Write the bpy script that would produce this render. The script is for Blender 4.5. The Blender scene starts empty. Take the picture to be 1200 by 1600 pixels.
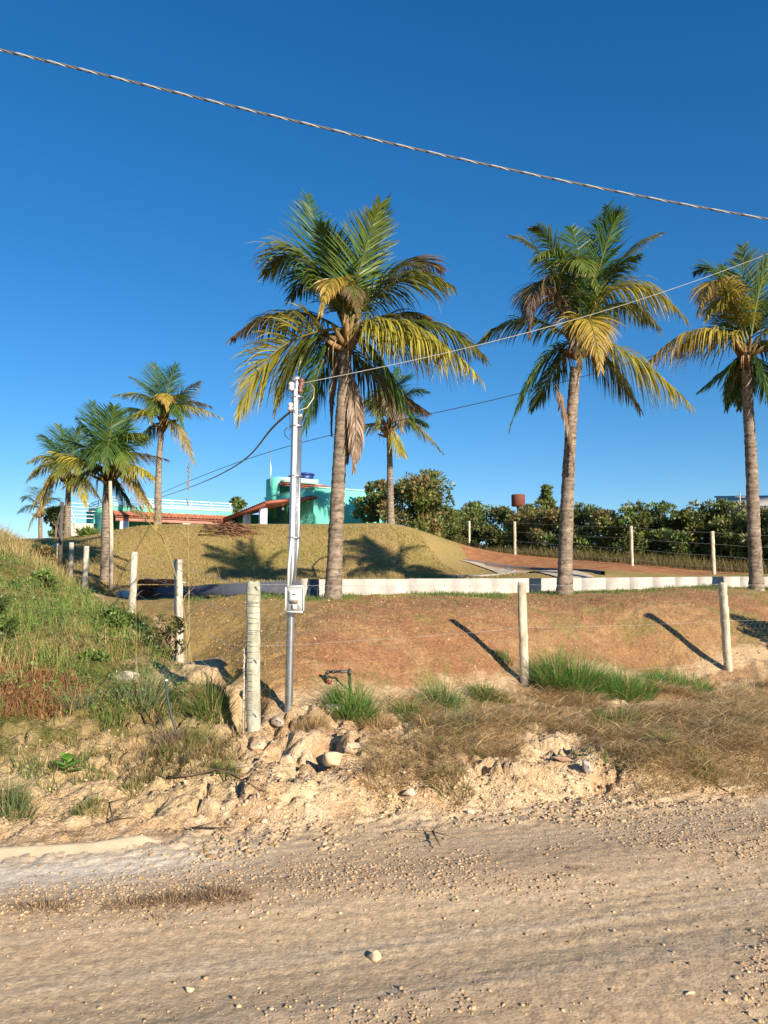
import bpy, math, random
import numpy as np
from mathutils import Vector, Matrix

rng = np.random.default_rng(7)
random.seed(7)
S = bpy.context.scene
COL = S.collection

# ------------------------------------------------------------------ camera, sky, sun, exposure
F = 1230.0                      # focal length in photo pixels (1200 x 1600)
PITCH = math.radians(5.1)
EYE = 1.75
cam = bpy.data.cameras.new('camera')
cam.sensor_fit = 'VERTICAL'
cam.sensor_height = 36.0
cam.lens = F / 1600.0 * 36.0
cam.clip_end = 3000
cam_o = bpy.data.objects.new('camera', cam)
cam_o.location = (0, 0, EYE)
cam_o.rotation_euler = (math.pi / 2 + PITCH, 0, 0)
COL.objects.link(cam_o)
S.camera = cam_o

SUN_EL = math.radians(21.5)
SUN_AZ = math.atan2(0.6, -0.8)          # the sun stands behind the camera, to the right
W = bpy.data.worlds.new('World'); S.world = W; W.use_nodes = True
nt = W.node_tree; nt.nodes.clear()
sky = nt.nodes.new('ShaderNodeTexSky'); sky.sky_type = 'NISHITA'; sky.sun_disc = False
sky.sun_elevation = SUN_EL; sky.sun_rotation = SUN_AZ
sky.altitude = 600; sky.air_density = 1.0; sky.dust_density = 0.0; sky.ozone_density = 5.0
hsv = nt.nodes.new('ShaderNodeHueSaturation'); hsv.inputs['Saturation'].default_value = 1.30; hsv.inputs['Hue'].default_value = 0.502
bg = nt.nodes.new('ShaderNodeBackground'); bg.inputs['Strength'].default_value = 0.094
wo = nt.nodes.new('ShaderNodeOutputWorld')
gmn = nt.nodes.new('ShaderNodeGamma'); gmn.inputs[1].default_value = 0.87; nt.links.new(sky.outputs[0], gmn.inputs[0]); nt.links.new(gmn.outputs[0], hsv.inputs['Color']); nt.links.new(hsv.outputs[0], bg.inputs[0]); nt.links.new(bg.outputs[0], wo.inputs[0])
sl = bpy.data.lights.new('sun', 'SUN'); sl.energy = 4.9; sl.angle = math.radians(0.53); sl.color = (1.0, 0.88, 0.72)
so = bpy.data.objects.new('sun', sl)
so.rotation_euler = Vector((-0.6 * math.cos(SUN_EL), 0.8 * math.cos(SUN_EL), -math.sin(SUN_EL))).to_track_quat('-Z', 'Y').to_euler()
so.location = (12, -16, 10); COL.objects.link(so)
S.view_settings.view_transform = 'Standard'; S.view_settings.look = 'None'
S.view_settings.gamma = 1.0; S.view_settings.exposure = 0.93
S.cycles.max_bounces = 6; S.cycles.diffuse_bounces = 3; S.cycles.transparent_max_bounces = 8
S.cycles.use_denoising = True

# ------------------------------------------------------------------ helpers
def P(px, py, Y):
    """world point seen at photo pixel (px, py) standing at distance Y"""
    u = (np.asarray(px, float) - 600) / F; v = (800 - np.asarray(py, float)) / F
    c, s = math.cos(PITCH), math.sin(PITCH)
    t = np.asarray(Y, float) / (c - v * s)
    return np.stack(np.broadcast_arrays(u * t, np.asarray(Y, float), EYE + t * (s + v * c)), -1)

def hash2(ix, iy, seed):
    ix = ix.astype(np.int64); iy = iy.astype(np.int64)
    h = (ix * 374761393 + iy * 668265263 + seed * 974634777) & 0xFFFFFFFF
    h = ((h ^ (h >> 13)) * 1274126177) & 0xFFFFFFFF
    h = ((h ^ (h >> 16)) * 2246822519) & 0xFFFFFFFF
    return ((h ^ (h >> 15)) & 0xFFFFFF) / float(0xFFFFFF)

def vnoise(x, y, seed=0):
    x0 = np.floor(x); y0 = np.floor(y); fx = x - x0; fy = y - y0
    fx = fx * fx * (3 - 2 * fx); fy = fy * fy * (3 - 2 * fy)
    a = hash2(x0, y0, seed); b = hash2(x0 + 1, y0, seed); c = hash2(x0, y0 + 1, seed); d = hash2(x0 + 1, y0 + 1, seed)
    return (a * (1 - fx) + b * fx) * (1 - fy) + (c * (1 - fx) + d * fx) * fy

def fbm(x, y, sc, oct=4, seed=0, gain=0.5):
    v = 0; a = 1; tot = 0
    for i in range(oct):
        v = v + a * vnoise(x * sc + 17.3 * i, y * sc - 9.1 * i, seed + i); tot += a; a *= gain; sc *= 2.03
    return v / tot            # 0..1

def worley(x, y, sc, seed=0, ids=False):
    """distance to nearest and second nearest feature point"""
    X = x * sc; Y = y * sc; ix = np.floor(X); iy = np.floor(Y); f1 = np.full(np.shape(X), 9.0); f2 = f1.copy(); cid = np.zeros(np.shape(X))
    for dx in (-1, 0, 1):
        for dy in (-1, 0, 1):
            cx = ix + dx; cy = iy + dy; h = hash2(cx, cy, seed + 3); d = np.hypot(cx + hash2(cx, cy, seed + 1) - X, cy + hash2(cx, cy, seed + 2) - Y)
            n = d < f1; f2 = np.where(n, f1, np.minimum(f2, d)); cid = np.where(n, h, cid); f1 = np.where(n, d, f1)
    return f1, f2, cid
def sst(x, a, b):
    t = np.clip((x - a) / (b - a), 0, 1); return t * t * (3 - 2 * t)

def inpoly(x, y, poly):
    r = np.zeros(np.shape(x), bool); n = len(poly)
    for i in range(n):
        x0, y0 = poly[i]; x1, y1 = poly[(i + 1) % n]
        c = ((y0 > y) != (y1 > y)) & (x < (x1 - x0) * (y - y0) / (y1 - y0 + 1e-12) + x0)
        r ^= c
    return r

class MB:
    """collects geometry, then links it as ONE mesh object"""
    def __init__(s): s.v = []; s.q = []; s.t = []; s.c = []; s.n = 0
    def add(s, v, quads=None, tris=None, col=None):
        v = np.asarray(v, float).reshape(-1, 3)
        if quads is not None and len(quads): s.q.append(np.asarray(quads, int).reshape(-1, 4) + s.n)
        if tris is not None and len(tris): s.t.append(np.asarray(tris, int).reshape(-1, 3) + s.n)
        if col is None: col = (0.5, 0.5, 0.5)
        c = np.broadcast_to(np.asarray(col, float), (len(v), 3))
        s.v.append(v); s.c.append(c); s.n += len(v); return s
    def box(s, lo, hi, col=None, M=None):
        x0, y0, z0 = lo; x1, y1, z1 = hi
        v = np.array([[x0,y0,z0],[x1,y0,z0],[x1,y1,z0],[x0,y1,z0],[x0,y0,z1],[x1,y0,z1],[x1,y1,z1],[x0,y1,z1]], float)
        if M is not None: v = v @ np.array(M)[:3, :3].T + np.array(M)[:3, 3]
        return s.add(v, [[0,3,2,1],[4,5,6,7],[0,1,5,4],[1,2,6,5],[2,3,7,6],[3,0,4,7]], col=col)
    def prism(s, pts, thick, col=None):
        """slab under a polygon of 3-D points (thickness downwards)"""
        p = np.array(pts, float); n = len(p); b = p - np.array([0, 0, thick])
        v = np.vstack([p, b]); q = [[i, n + i, n + (i + 1) % n, (i + 1) % n] for i in range(n)]
        if n == 4: q += [[0,1,2,3],[7,6,5,4]]; return s.add(v, q, col=col)
        t = [[0, i, i + 1] for i in range(1, n - 1)] + [[n, n + i + 1, n + i] for i in range(1, n - 1)]
        return s.add(v, q, t, col=col)
    def tube(s, pts, r, n=8, col=None, cap=True):
        p = np.array(pts, float); K = len(p); r = np.broadcast_to(np.asarray(r, float), (K,))
        T = np.gradient(p, axis=0); T /= np.linalg.norm(T, axis=1, keepdims=True) + 1e-12
        ref = np.array([0, 0, 1.0]) if abs(T[:, 2]).mean() < 0.8 else np.array([1.0, 0, 0])
        A = np.cross(T, ref); A /= np.linalg.norm(A, axis=1, keepdims=True) + 1e-12; B = np.cross(T, A)
        a = np.arange(n) / n * 2 * math.pi
        V = p[:, None] + r[:, None, None] * (np.cos(a)[None, :, None] * A[:, None] + np.sin(a)[None, :, None] * B[:, None])
        i = np.arange(K - 1)[:, None] * n; j = np.arange(n)[None]; j2 = (j + 1) % n
        q = np.stack([i + j, i + j2, i + n + j2, i + n + j], -1).reshape(-1, 4)
        V = V.reshape(-1, 3); t = None
        if col is not None and np.ndim(col) == 2: col = np.repeat(np.asarray(col), n, axis=0)
        if cap:
            V = np.vstack([V, p[0], p[-1]]); m = K * n
            t = [[m, (k + 1) % n, k] for k in range(n)] + [[m + 1, m - n + k, m - n + (k + 1) % n] for k in range(n)]
            if col is not None and np.ndim(col) == 2: col = np.vstack([col, col[0], col[-1]])
        return s.add(V, q, t, col=col)
    def strips(s, C, Wd, col=None):
        """C (N,K,3) centre lines, Wd (N,K,3) half-width vectors, col (N,K,3)"""
        N, K, _ = C.shape
        V = np.stack([C - Wd, C + Wd], 2).reshape(-1, 3)
        b = (np.arange(N) * K * 2)[:, None]; k = (np.arange(K - 1) * 2)[None]
        q = np.stack([b + k, b + k + 1, b + k + 3, b + k + 2], -1).reshape(-1, 4)
        if col is not None and np.ndim(col) == 3: col = np.repeat(col[:, :, None], 2, axis=2).reshape(-1, 3)
        return s.add(V, q, col=col)
    def build(s, name, mat, parent=None, smooth=False, loc=None):
        v = np.vstack(s.v); c = np.vstack(s.c)
        origin = None
        if parent is not None: v = v - np.array(parent.location)
        elif loc is not None: v = v - np.array(loc)
        q = np.vstack(s.q) if s.q else np.zeros((0, 4), int); t = np.vstack(s.t) if s.t else np.zeros((0, 3), int)
        me = bpy.data.meshes.new(name)
        me.vertices.add(len(v)); me.vertices.foreach_set('co', v.astype(np.float32).ravel())
        me.loops.add(len(q) * 4 + len(t) * 3)
        me.loops.foreach_set('vertex_index', np.concatenate([q.ravel(), t.ravel()]).astype(np.int32))
        me.polygons.add(len(q) + len(t))
        st = np.concatenate([np.arange(len(q)) * 4, len(q) * 4 + np.arange(len(t)) * 3]).astype(np.int32)
        me.polygons.foreach_set('loop_start', st)
        me.update(calc_edges=True); me.validate()
        at = me.color_attributes.new('Col', 'FLOAT_COLOR', 'POINT')
        if len(me.vertices) == len(c):
            at.data.foreach_set('color', np.hstack([c, np.ones((len(c), 1))]).astype(np.float32).ravel())
        if smooth: me.polygons.foreach_set('use_smooth', np.ones(len(me.polygons), bool))
        me.materials.append(mat)
        o = bpy.data.objects.new(name, me); COL.objects.link(o)
        if parent is not None: o.parent = parent
        elif loc is not None: o.location = loc
        return o

def tag(o, label=None, cat=None, group=None, kind=None):
    if label: o['label'] = label
    if cat: o['category'] = cat
    if group: o['group'] = group
    if kind: o['kind'] = kind
    return o
def empty(name, loc, label, cat, group=None):
    o = bpy.data.objects.new(name, None); COL.objects.link(o); o.location = tuple(float(a) for a in loc)
    return tag(o, label, cat, group)

def nn(nt, t, **k):
    n = nt.nodes.new(t)
    for a, b in k.items(): setattr(n, a, b)
    return n
def mat_attr(name, rough=0.8, spec=0.3, var=0.25, nscale=20, bump=0.0, bscale=60, bdist=0.01, transl=0.0, metallic=0.0, detail=6, streak=None):
    """procedural material: per-object colour attribute x noise, bump; optional translucency"""
    m = bpy.data.materials.new(name); m.use_nodes = True; t = m.node_tree; t.nodes.clear()
    out = nn(t, 'ShaderNodeOutputMaterial'); b = nn(t, 'ShaderNodeBsdfPrincipled')
    at = nn(t, 'ShaderNodeAttribute', attribute_name='Col'); tc = nn(t, 'ShaderNodeTexCoord')
    mp = nn(t, 'ShaderNodeMapping'); t.links.new(tc.outputs['Object'], mp.inputs[0])
    if streak: mp.inputs['Scale'].default_value = streak
    no = nn(t, 'ShaderNodeTexNoise'); no.inputs['Scale'].default_value = nscale; no.inputs['Detail'].default_value = detail
    t.links.new(mp.outputs[0], no.inputs['Vector'])
    mr = nn(t, 'ShaderNodeMapRange'); mr.inputs['From Min'].default_value = 0.3; mr.inputs['From Max'].default_value = 0.7
    mr.inputs['To Min'].default_value = 1 - var; mr.inputs['To Max'].default_value = 1 + var
    t.links.new(no.outputs['Fac'], mr.inputs['Value'])
    vm = nn(t, 'ShaderNodeVectorMath', operation='SCALE'); t.links.new(at.outputs['Color'], vm.inputs[0]); t.links.new(mr.outputs[0], vm.inputs['Scale'])
    t.links.new(vm.outputs[0], b.inputs['Base Color'])
    b.inputs['Roughness'].default_value = rough; b.inputs['Specular IOR Level'].default_value = spec; b.inputs['Metallic'].default_value = metallic
    if bump > 0:
        n2 = nn(t, 'ShaderNodeTexNoise'); n2.inputs['Scale'].default_value = bscale; n2.inputs['Detail'].default_value = 8; n2.inputs['Roughness'].default_value = 0.65
        t.links.new(mp.outputs[0], n2.inputs['Vector'])
        bp = nn(t, 'ShaderNodeBump'); bp.inputs['Strength'].default_value = bump; bp.inputs['Distance'].default_value = bdist
        t.links.new(n2.outputs['Fac'], bp.inputs['Height']); t.links.new(bp.outputs[0], b.inputs['Normal'])
    if transl > 0:
        tr = nn(t, 'ShaderNodeBsdfTranslucent'); t.links.new(vm.outputs[0], tr.inputs['Color'])
        mx = nn(t, 'ShaderNodeMixShader'); mx.inputs[0].default_value = transl
        t.links.new(b.outputs[0], mx.inputs[1]); t.links.new(tr.outputs[0], mx.inputs[2]); t.links.new(mx.outputs[0], out.inputs[0])
    else: t.links.new(b.outputs[0], out.inputs[0])
    return m

M_leaf = mat_attr('leaf', rough=0.45, spec=0.45, var=0.2, nscale=6, transl=0.34)
M_grass = mat_attr('grass_blade', rough=0.6, spec=0.25, var=0.2, nscale=5, transl=0.25)
M_bark = mat_attr('bark', rough=0.9, spec=0.15, var=0.35, nscale=9, bump=0.8, bscale=40, bdist=0.02)
M_palm_bark = mat_attr('palm_bark', rough=0.92, spec=0.15, var=0.4, nscale=7, bump=0.9, bscale=22, bdist=0.03, streak=(1, 1, 3.5))
M_post = mat_attr('weathered_post', rough=0.92, spec=0.15, var=0.3, nscale=14, bump=0.9, bscale=30, bdist=0.012, streak=(1, 1, 0.35))
M_metal = mat_attr('galvanised_metal', rough=0.32, spec=0.6, var=0.15, nscale=12, metallic=0.85, bump=0.15, bscale=50, bdist=0.003)
M_wire = mat_attr('wire', rough=0.45, spec=0.5, var=0.1, metallic=0.5)
M_plastic = mat_attr('plastic', rough=0.4, spec=0.5, var=0.06)
M_paint = mat_attr('painted_render', rough=0.85, spec=0.2, var=0.09, nscale=1.6, bump=0.2, bscale=30, bdist=0.01)
M_tile = mat_attr('clay_tile', rough=0.85, spec=0.2, var=0.3, nscale=4, bump=0.3, bscale=20)
M_block = mat_attr('concrete_block', rough=0.93, spec=0.15, var=0.16, nscale=3.5, bump=0.6, bscale=60, bdist=0.006)
M_stone = mat_attr('stone', rough=0.93, spec=0.15, var=0.22, nscale=25, bump=0.5, bscale=90, bdist=0.006)

# ------------------------------------------------------------------ terrain
RN = math.sqrt(1 + 0.274 ** 2)
def roads(x, y):               # signed distance from the road edge (negative on the road)
    return (y - 6.04 - 0.274 * x) / RN
FENCE = [(-1.27, 7.6), (1.97, 11.0), (5.7, 13.0), (9.6, 14.7), (14, 16.4)]
LFENCE = [(-1.27, 7.6), (-2.77, 10.6), (-4.37, 13.8), (-5.8, 16.6), (-7.8, 20.7), (-9.75, 24.6), (-11.3, 27.6), (-13.2, 31.4)]
WALL = [(-8.1, 25.2), (-1.35, 14.55), (3.4, 18.2), (8.4, 19.8), (16, 21.6), (26, 23.5)]
def line_y(poly, x):
    p = sorted(poly); return np.interp(x, [a for a, b in p], [b for a, b in p])
def wall_y(x):
    return np.where(x < -8.1, 25.2 + (-8.1 - x) * 1.57, line_y(WALL, x))
def fence_y(x):
    return np.where(x < -1.27, 7.6 + (-1.27 - x) * 2.0, line_y(FENCE, x))    # the left fence is its continuation

cp = []
def a_px(*L):
    for px, py, Y in L: cp.append(P(px, py, Y))
def a_w(*L):
    for p in L: cp.append(np.array(p, float))
for x, y in FENCE: a_w((x, y, 0.3))
a_w((0.3, 9.3, .3), (3.9, 12.0, .28))
a_w((-2.77, 10.6, .52), (-4.37, 13.8, .75), (-5.8, 16.6, .98), (-7.8, 20.7, 1.25), (-9.75, 24.6, 1.5), (-13.2, 31.4, 1.8))
a_w((-1.5, 6.9, .27), (0, 7.2, .25), (2, 8, .22), (4, 9, .22), (6.5, 10, .22), (9, 11.5, .25), (3, 10, .25), (1.2, 8.8, .27), (13, 13, .3))
a_px((430, 1045, 8.7), (520, 1010, 9.6), (600, 990, 10.7), (708, 965, 12.2), (850, 962, 13.3), (1020, 955, 14.15), (1180, 960, 15.2), (620, 1058, 9.9), (760, 1040, 11.1), (1000, 1040, 13.1))
a_px((420, 985, 10.2), (520, 950, 12.5), (700, 942, 14.0), (860, 942, 15.8), (1000, 930, 16.8), (1180, 925, 18.0))
a_px((490, 934, 14.6), (700, 929, 16), (850, 925, 18.2), (1000, 921, 18.95), (1200, 918, 20.3), (1400, 915, 21.5))
a_px((380, 955, 12.0), (330, 950, 14), (370, 932, 16), (260, 950, 16.5), (300, 931, 20), (215, 933, 25))
a_w((-3, 20, 1.65), (0, 20, 1.68), (3, 21.5, 1.7), (7, 22.5, 1.7), (12, 24, 1.75), (-5.5, 24, 1.68), (18, 24.5, 1.8))
for px in (180, 260, 340, 430, 520, 610, 700): a_px((px, 907, 28.4), (px, 892, 30.0), (px, 856 if px < 650 else 874, 32.0))
for px in (250, 330, 400, 480, 560, 620): a_px((px, 822, 34.2), (px, 826, 37.5), (px, 832, 42))
a_px((180, 838, 33), (130, 856, 33), (640, 827, 34.2), (690, 853, 33.4), (740, 887, 31), (790, 903, 26.2), (690, 845, 37), (655, 829, 36))
a_px((1080, 898, 27.5), (900, 881, 30.5), (733, 861, 41), (700, 860, 39), (804, 870, 33), (986, 885, 29), (1113, 898, 27), (1300, 905, 26), (840, 893, 25), (900, 896, 24))
a_w((-14, 45, 4.2), (-6, 50, 4.4), (4, 48, 4.2), (-20, 60, 4.0), (10, 55, 4), (20, 45, 3.2), (25, 35, 2.6))
# rough lot on the left
a_px((0, 1190, 6.9), (0, 1130, 7.5), (0, 1062, 8.5), (0, 985, 10.8), (0, 925, 14), (0, 872, 19), (0, 850, 26))
a_px((100, 1190, 7.0), (120, 1130, 7.8), (150, 1060, 9.0), (130, 990, 10.9), (120, 935, 14.5), (60, 900, 18), (60, 872, 24))
a_px((230, 1140, 7.6), (250, 1070, 8.9), (215, 1000, 10.4), (330, 1150, 7.4), (330, 1100, 8.2), (170, 955, 12.6), (90, 905, 20))
a_w((-9, 7, .9), (-12, 12, 1.8), (-14, 20, 2.6), (-20, 30, 3.4), (-18, 8, 1.2), (-30, 20, 2.5), (-40, 50, 3.2), (40, 25, 1.5), (40, 60, 2.5), (0, 90, 3), (80, 30, 1), (-80, 40, 2), (-80, 110, 2), (80, 110, 2))
cp = np.array(cp); CX = cp[:, :2] / 10.0; CZ = cp[:, 2]
def _tps(r2): return np.where(r2 > 1e-12, 0.5 * r2 * np.log(np.maximum(r2, 1e-12)), 0)
_n = len(CX); K_ = _tps(((CX[:, None] - CX[None]) ** 2).sum(-1)) + np.eye(_n) * 0.0025
Pm = np.hstack([np.ones((_n, 1)), CX]); A_ = np.block([[K_, Pm], [Pm.T, np.zeros((3, 3))]])
sol = np.linalg.solve(A_, np.concatenate([CZ, np.zeros(3)])); TW = sol[:_n]; TA = sol[_n:]
def tps(x, y):
    x = np.asarray(x, float); y = np.asarray(y, float); sh = np.broadcast(x, y).shape
    X = (np.broadcast_to(x, sh).ravel() / 10); Yv = (np.broadcast_to(y, sh).ravel() / 10); out = np.empty(X.size)
    for i in range(0, X.size, 20000):
        a = X[i:i + 20000]; b = Yv[i:i + 20000]
        r2 = (a[:, None] - CX[None, :, 0]) ** 2 + (b[:, None] - CX[None, :, 1]) ** 2
        out[i:i + 20000] = _tps(r2) @ TW + TA[0] + TA[1] * a + TA[2] * b
    # far away the hill fades into a level plain
    d = np.hypot(X * 10, Yv * 10 - 20); f = sst(d, 70, 130)
    return (out * (1 - f) + 1.2 * f).reshape(sh)

PITS = [(*P(565, 932, 14.2)[:2], .22, .12, .12), (*P(495, 940, 14.1)[:2], .12, .1, .1), (*P(505, 1205, 7.0)[:2], .12, .24, .26), (*P(435, 1180, 7.1)[:2], .10, .16, .16), (*P(385, 1105, 8.1)[:2], .16, .35, .25), (*P(345, 1060, 8.9)[:2], .2, .4, .2), (*P(1010, 1190, 7.4)[:2], .1, .2, .1)]
LUMPS = [(*P(585, 935, 14.1)[:2], .35, .05), (*P(560, 1195, 7.1)[:2], .30, .12), (*P(150, 1150, 7.5)[:2], .5, .08), (*P(460, 1185, 7.2)[:2], .2, .08), (*P(700, 1200, 7.1)[:2], .35, .07), (*P(900, 1205, 7.2)[:2], .3, .06), (*P(300, 1090, 8.4)[:2], .3, .1)]
def masks(x, y):
    s = roads(x, y)
    jit = (fbm(x, y, 1.3, 3, 5) - .5) * .5
    lot = (y > fence_y(x) + .05) & (y < wall_y(x))
    wild = (y > 7.6 + (-1.27 - x) * 2.0 - 0.4 + jit) * 0 + ((x < -1.2) & (y < 7.6 + (-1.27 - x) * 2.0) & (s > .35))
    beyond = y >= wall_y(x)
    return s, lot, wild.astype(bool), beyond
def ground(x, y):
    x = np.asarray(x, float); y = np.asarray(y, float)
    s = roads(x, y)
    wob = (fbm(x, y, 1.1, 3, 31) - .5) * 0.55 + (fbm(x, y, 5.0, 3, 37) - .5) * .16
    bank = sst(s + wob, 0.02, 0.42)
    soft = sst(-x, .8, 2.2) * (1 - sst(-x, 9, 14))
    bank = bank * (1 - soft) + soft * sst(s + wob * .7, 0.0, 1.0)
    z = tps(x, y) * bank
    near = 1 - sst(np.hypot(x, y), 22, 45)
    off = sst(s, 0, .35)
    s2, lot, wild, bey = masks(x, y)
    rough = off * np.where(bey, .12, np.where(lot, .42, 1.0)) * near
    z = z + rough * ((fbm(x, y, 1.8, 3, 3) - .5) * .16 + (fbm(x, y, 6.5, 4, 4) - .5) * .14)
    # clods: ridged noise on the bare earth
    rid = 1 - np.abs(fbm(x, y, 8.0, 3, 50) * 2 - 1); rid2 = 1 - np.abs(fbm(x, y, 22.0, 2, 52) * 2 - 1)
    clod = off * (1 - sst(s, 2.2, 3.4)) * np.where(lot | bey, .15, 1.0)
    rid3 = 1 - np.abs(fbm(x, y, 3.2, 3, 54) * 2 - 1)
    z = z + clod * ((rid - .75) * .045 + (rid2 - .7) * .03 - np.maximum(rid3 - .86, 0) * .7 * sst(fbm(x, y, .8, 2, 55), .4, .55))
    if x.size < 3000000 and np.any(clod > .05):
        wx, wy = x + (fbm(x, y, 4, 2, 57) - .5) * .12, y + (fbm(x, y, 4, 2, 58) - .5) * .12
        f1, f2, ci = worley(wx, wy, 9.0, 500); g1, g2, ci2 = worley(wx, wy, 24.0, 510); h1, h2, ci3 = worley(wx, wy, 3.6, 520)
        am = sst(fbm(x, y, 1.2, 3, 59), .38, .6)
        z = z + clod * (.022 * (ci3 - .45) * sst(h2 - h1, 0, .12) + am * .032 * (ci - .4) * sst(f2 - f1, 0, .15) + .018 * ci2 * sst(g2 - g1, 0, .2))
    # road: long ruts along it, gravel ridges
    al = x + .274 * y
    onr = 1 - off
    z = z + onr * ((fbm(al * .12, s * 6, 1.0, 3, 60) - .5) * .012 + (fbm(al * .8, s * 28, 1.0, 2, 61) - .5) * (.003 + .008 * np.exp(-((s + 1.95) / .45) ** 2)))
    z = z + onr * (fbm(x, y, 26.0, 2, 63) - .5) * .010
    z = z + onr * .035 * np.exp(-((s + 1.2 + .1 * np.sin(al)) / .38) ** 2) + onr * .028 * np.exp(-((s + 2.65) / .35) ** 2)
    z = z + (1 - sst(s, .1, .6)) * sst(s, -.7, -.1) * (fbm(x, y, 14.0, 3, 70) - .45) * .05
    for (cx, cy, rx, ry, dp) in PITS:
        z = z - dp * np.exp(-(((x - cx) / rx) ** 2 + ((y - cy) / ry) ** 2) ** 1.5)
    for (cx, cy, r, h) in LUMPS:
        z = z + h * np.exp(-(((x - cx) ** 2 + (y - cy) ** 2) / r ** 2))
    # turf laid in plates on the slope: small seams
    a, b = turf_ab(x, y)
    seam = np.minimum(np.abs(a - np.round(a)), np.abs(b - np.round(b)))
    z = z - np.where(lot & (y < 22), 1, 0) * .02 * np.exp(-(seam / .05) ** 2) * sst(fbm(x, y, .9, 2, 83), .42, .62)
    return z
def turf_ab(x, y):
    w = (fbm(x, y, .8, 2, 80) - .5) * .9
    return (x * .8 + y * .6 + w) / 1.25, (y * .8 - x * .6 + w * .5) / .62

def G(px, py, y0=3.0, y1=60.0):
    """ground point under photo pixel(s): marches the ray"""
    px = np.atleast_1d(np.asarray(px, float)); py = np.atleast_1d(np.asarray(py, float))
    Ys = np.geomspace(y0, y1, 260); res = np.full((len(px), 3), np.nan)
    pts = P(px[:, None], py[:, None], Ys[None]); gz = ground(pts[..., 0], pts[..., 1])
    below = pts[..., 2] <= gz; idx = np.where(below.any(1), below.argmax(1), len(Ys) - 1)
    for i, k in enumerate(idx):
        if k == 0: k = 1
        a, b = pts[i, k - 1], pts[i, k]; da = a[2] - gz[i, k - 1]; db = b[2] - gz[i, k]
        t = da / (da - db + 1e-12) if db <= 0 else 1.0
        r = a + (b - a) * t; r[2] = ground(r[:1], r[1:2])[0]; res[i] = r
    return res if len(res) > 1 else res[0]

def on(x, y, dz=0.0): return (float(x), float(y), float(ground(np.array([x]), np.array([y]))[0]) + dz)

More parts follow.
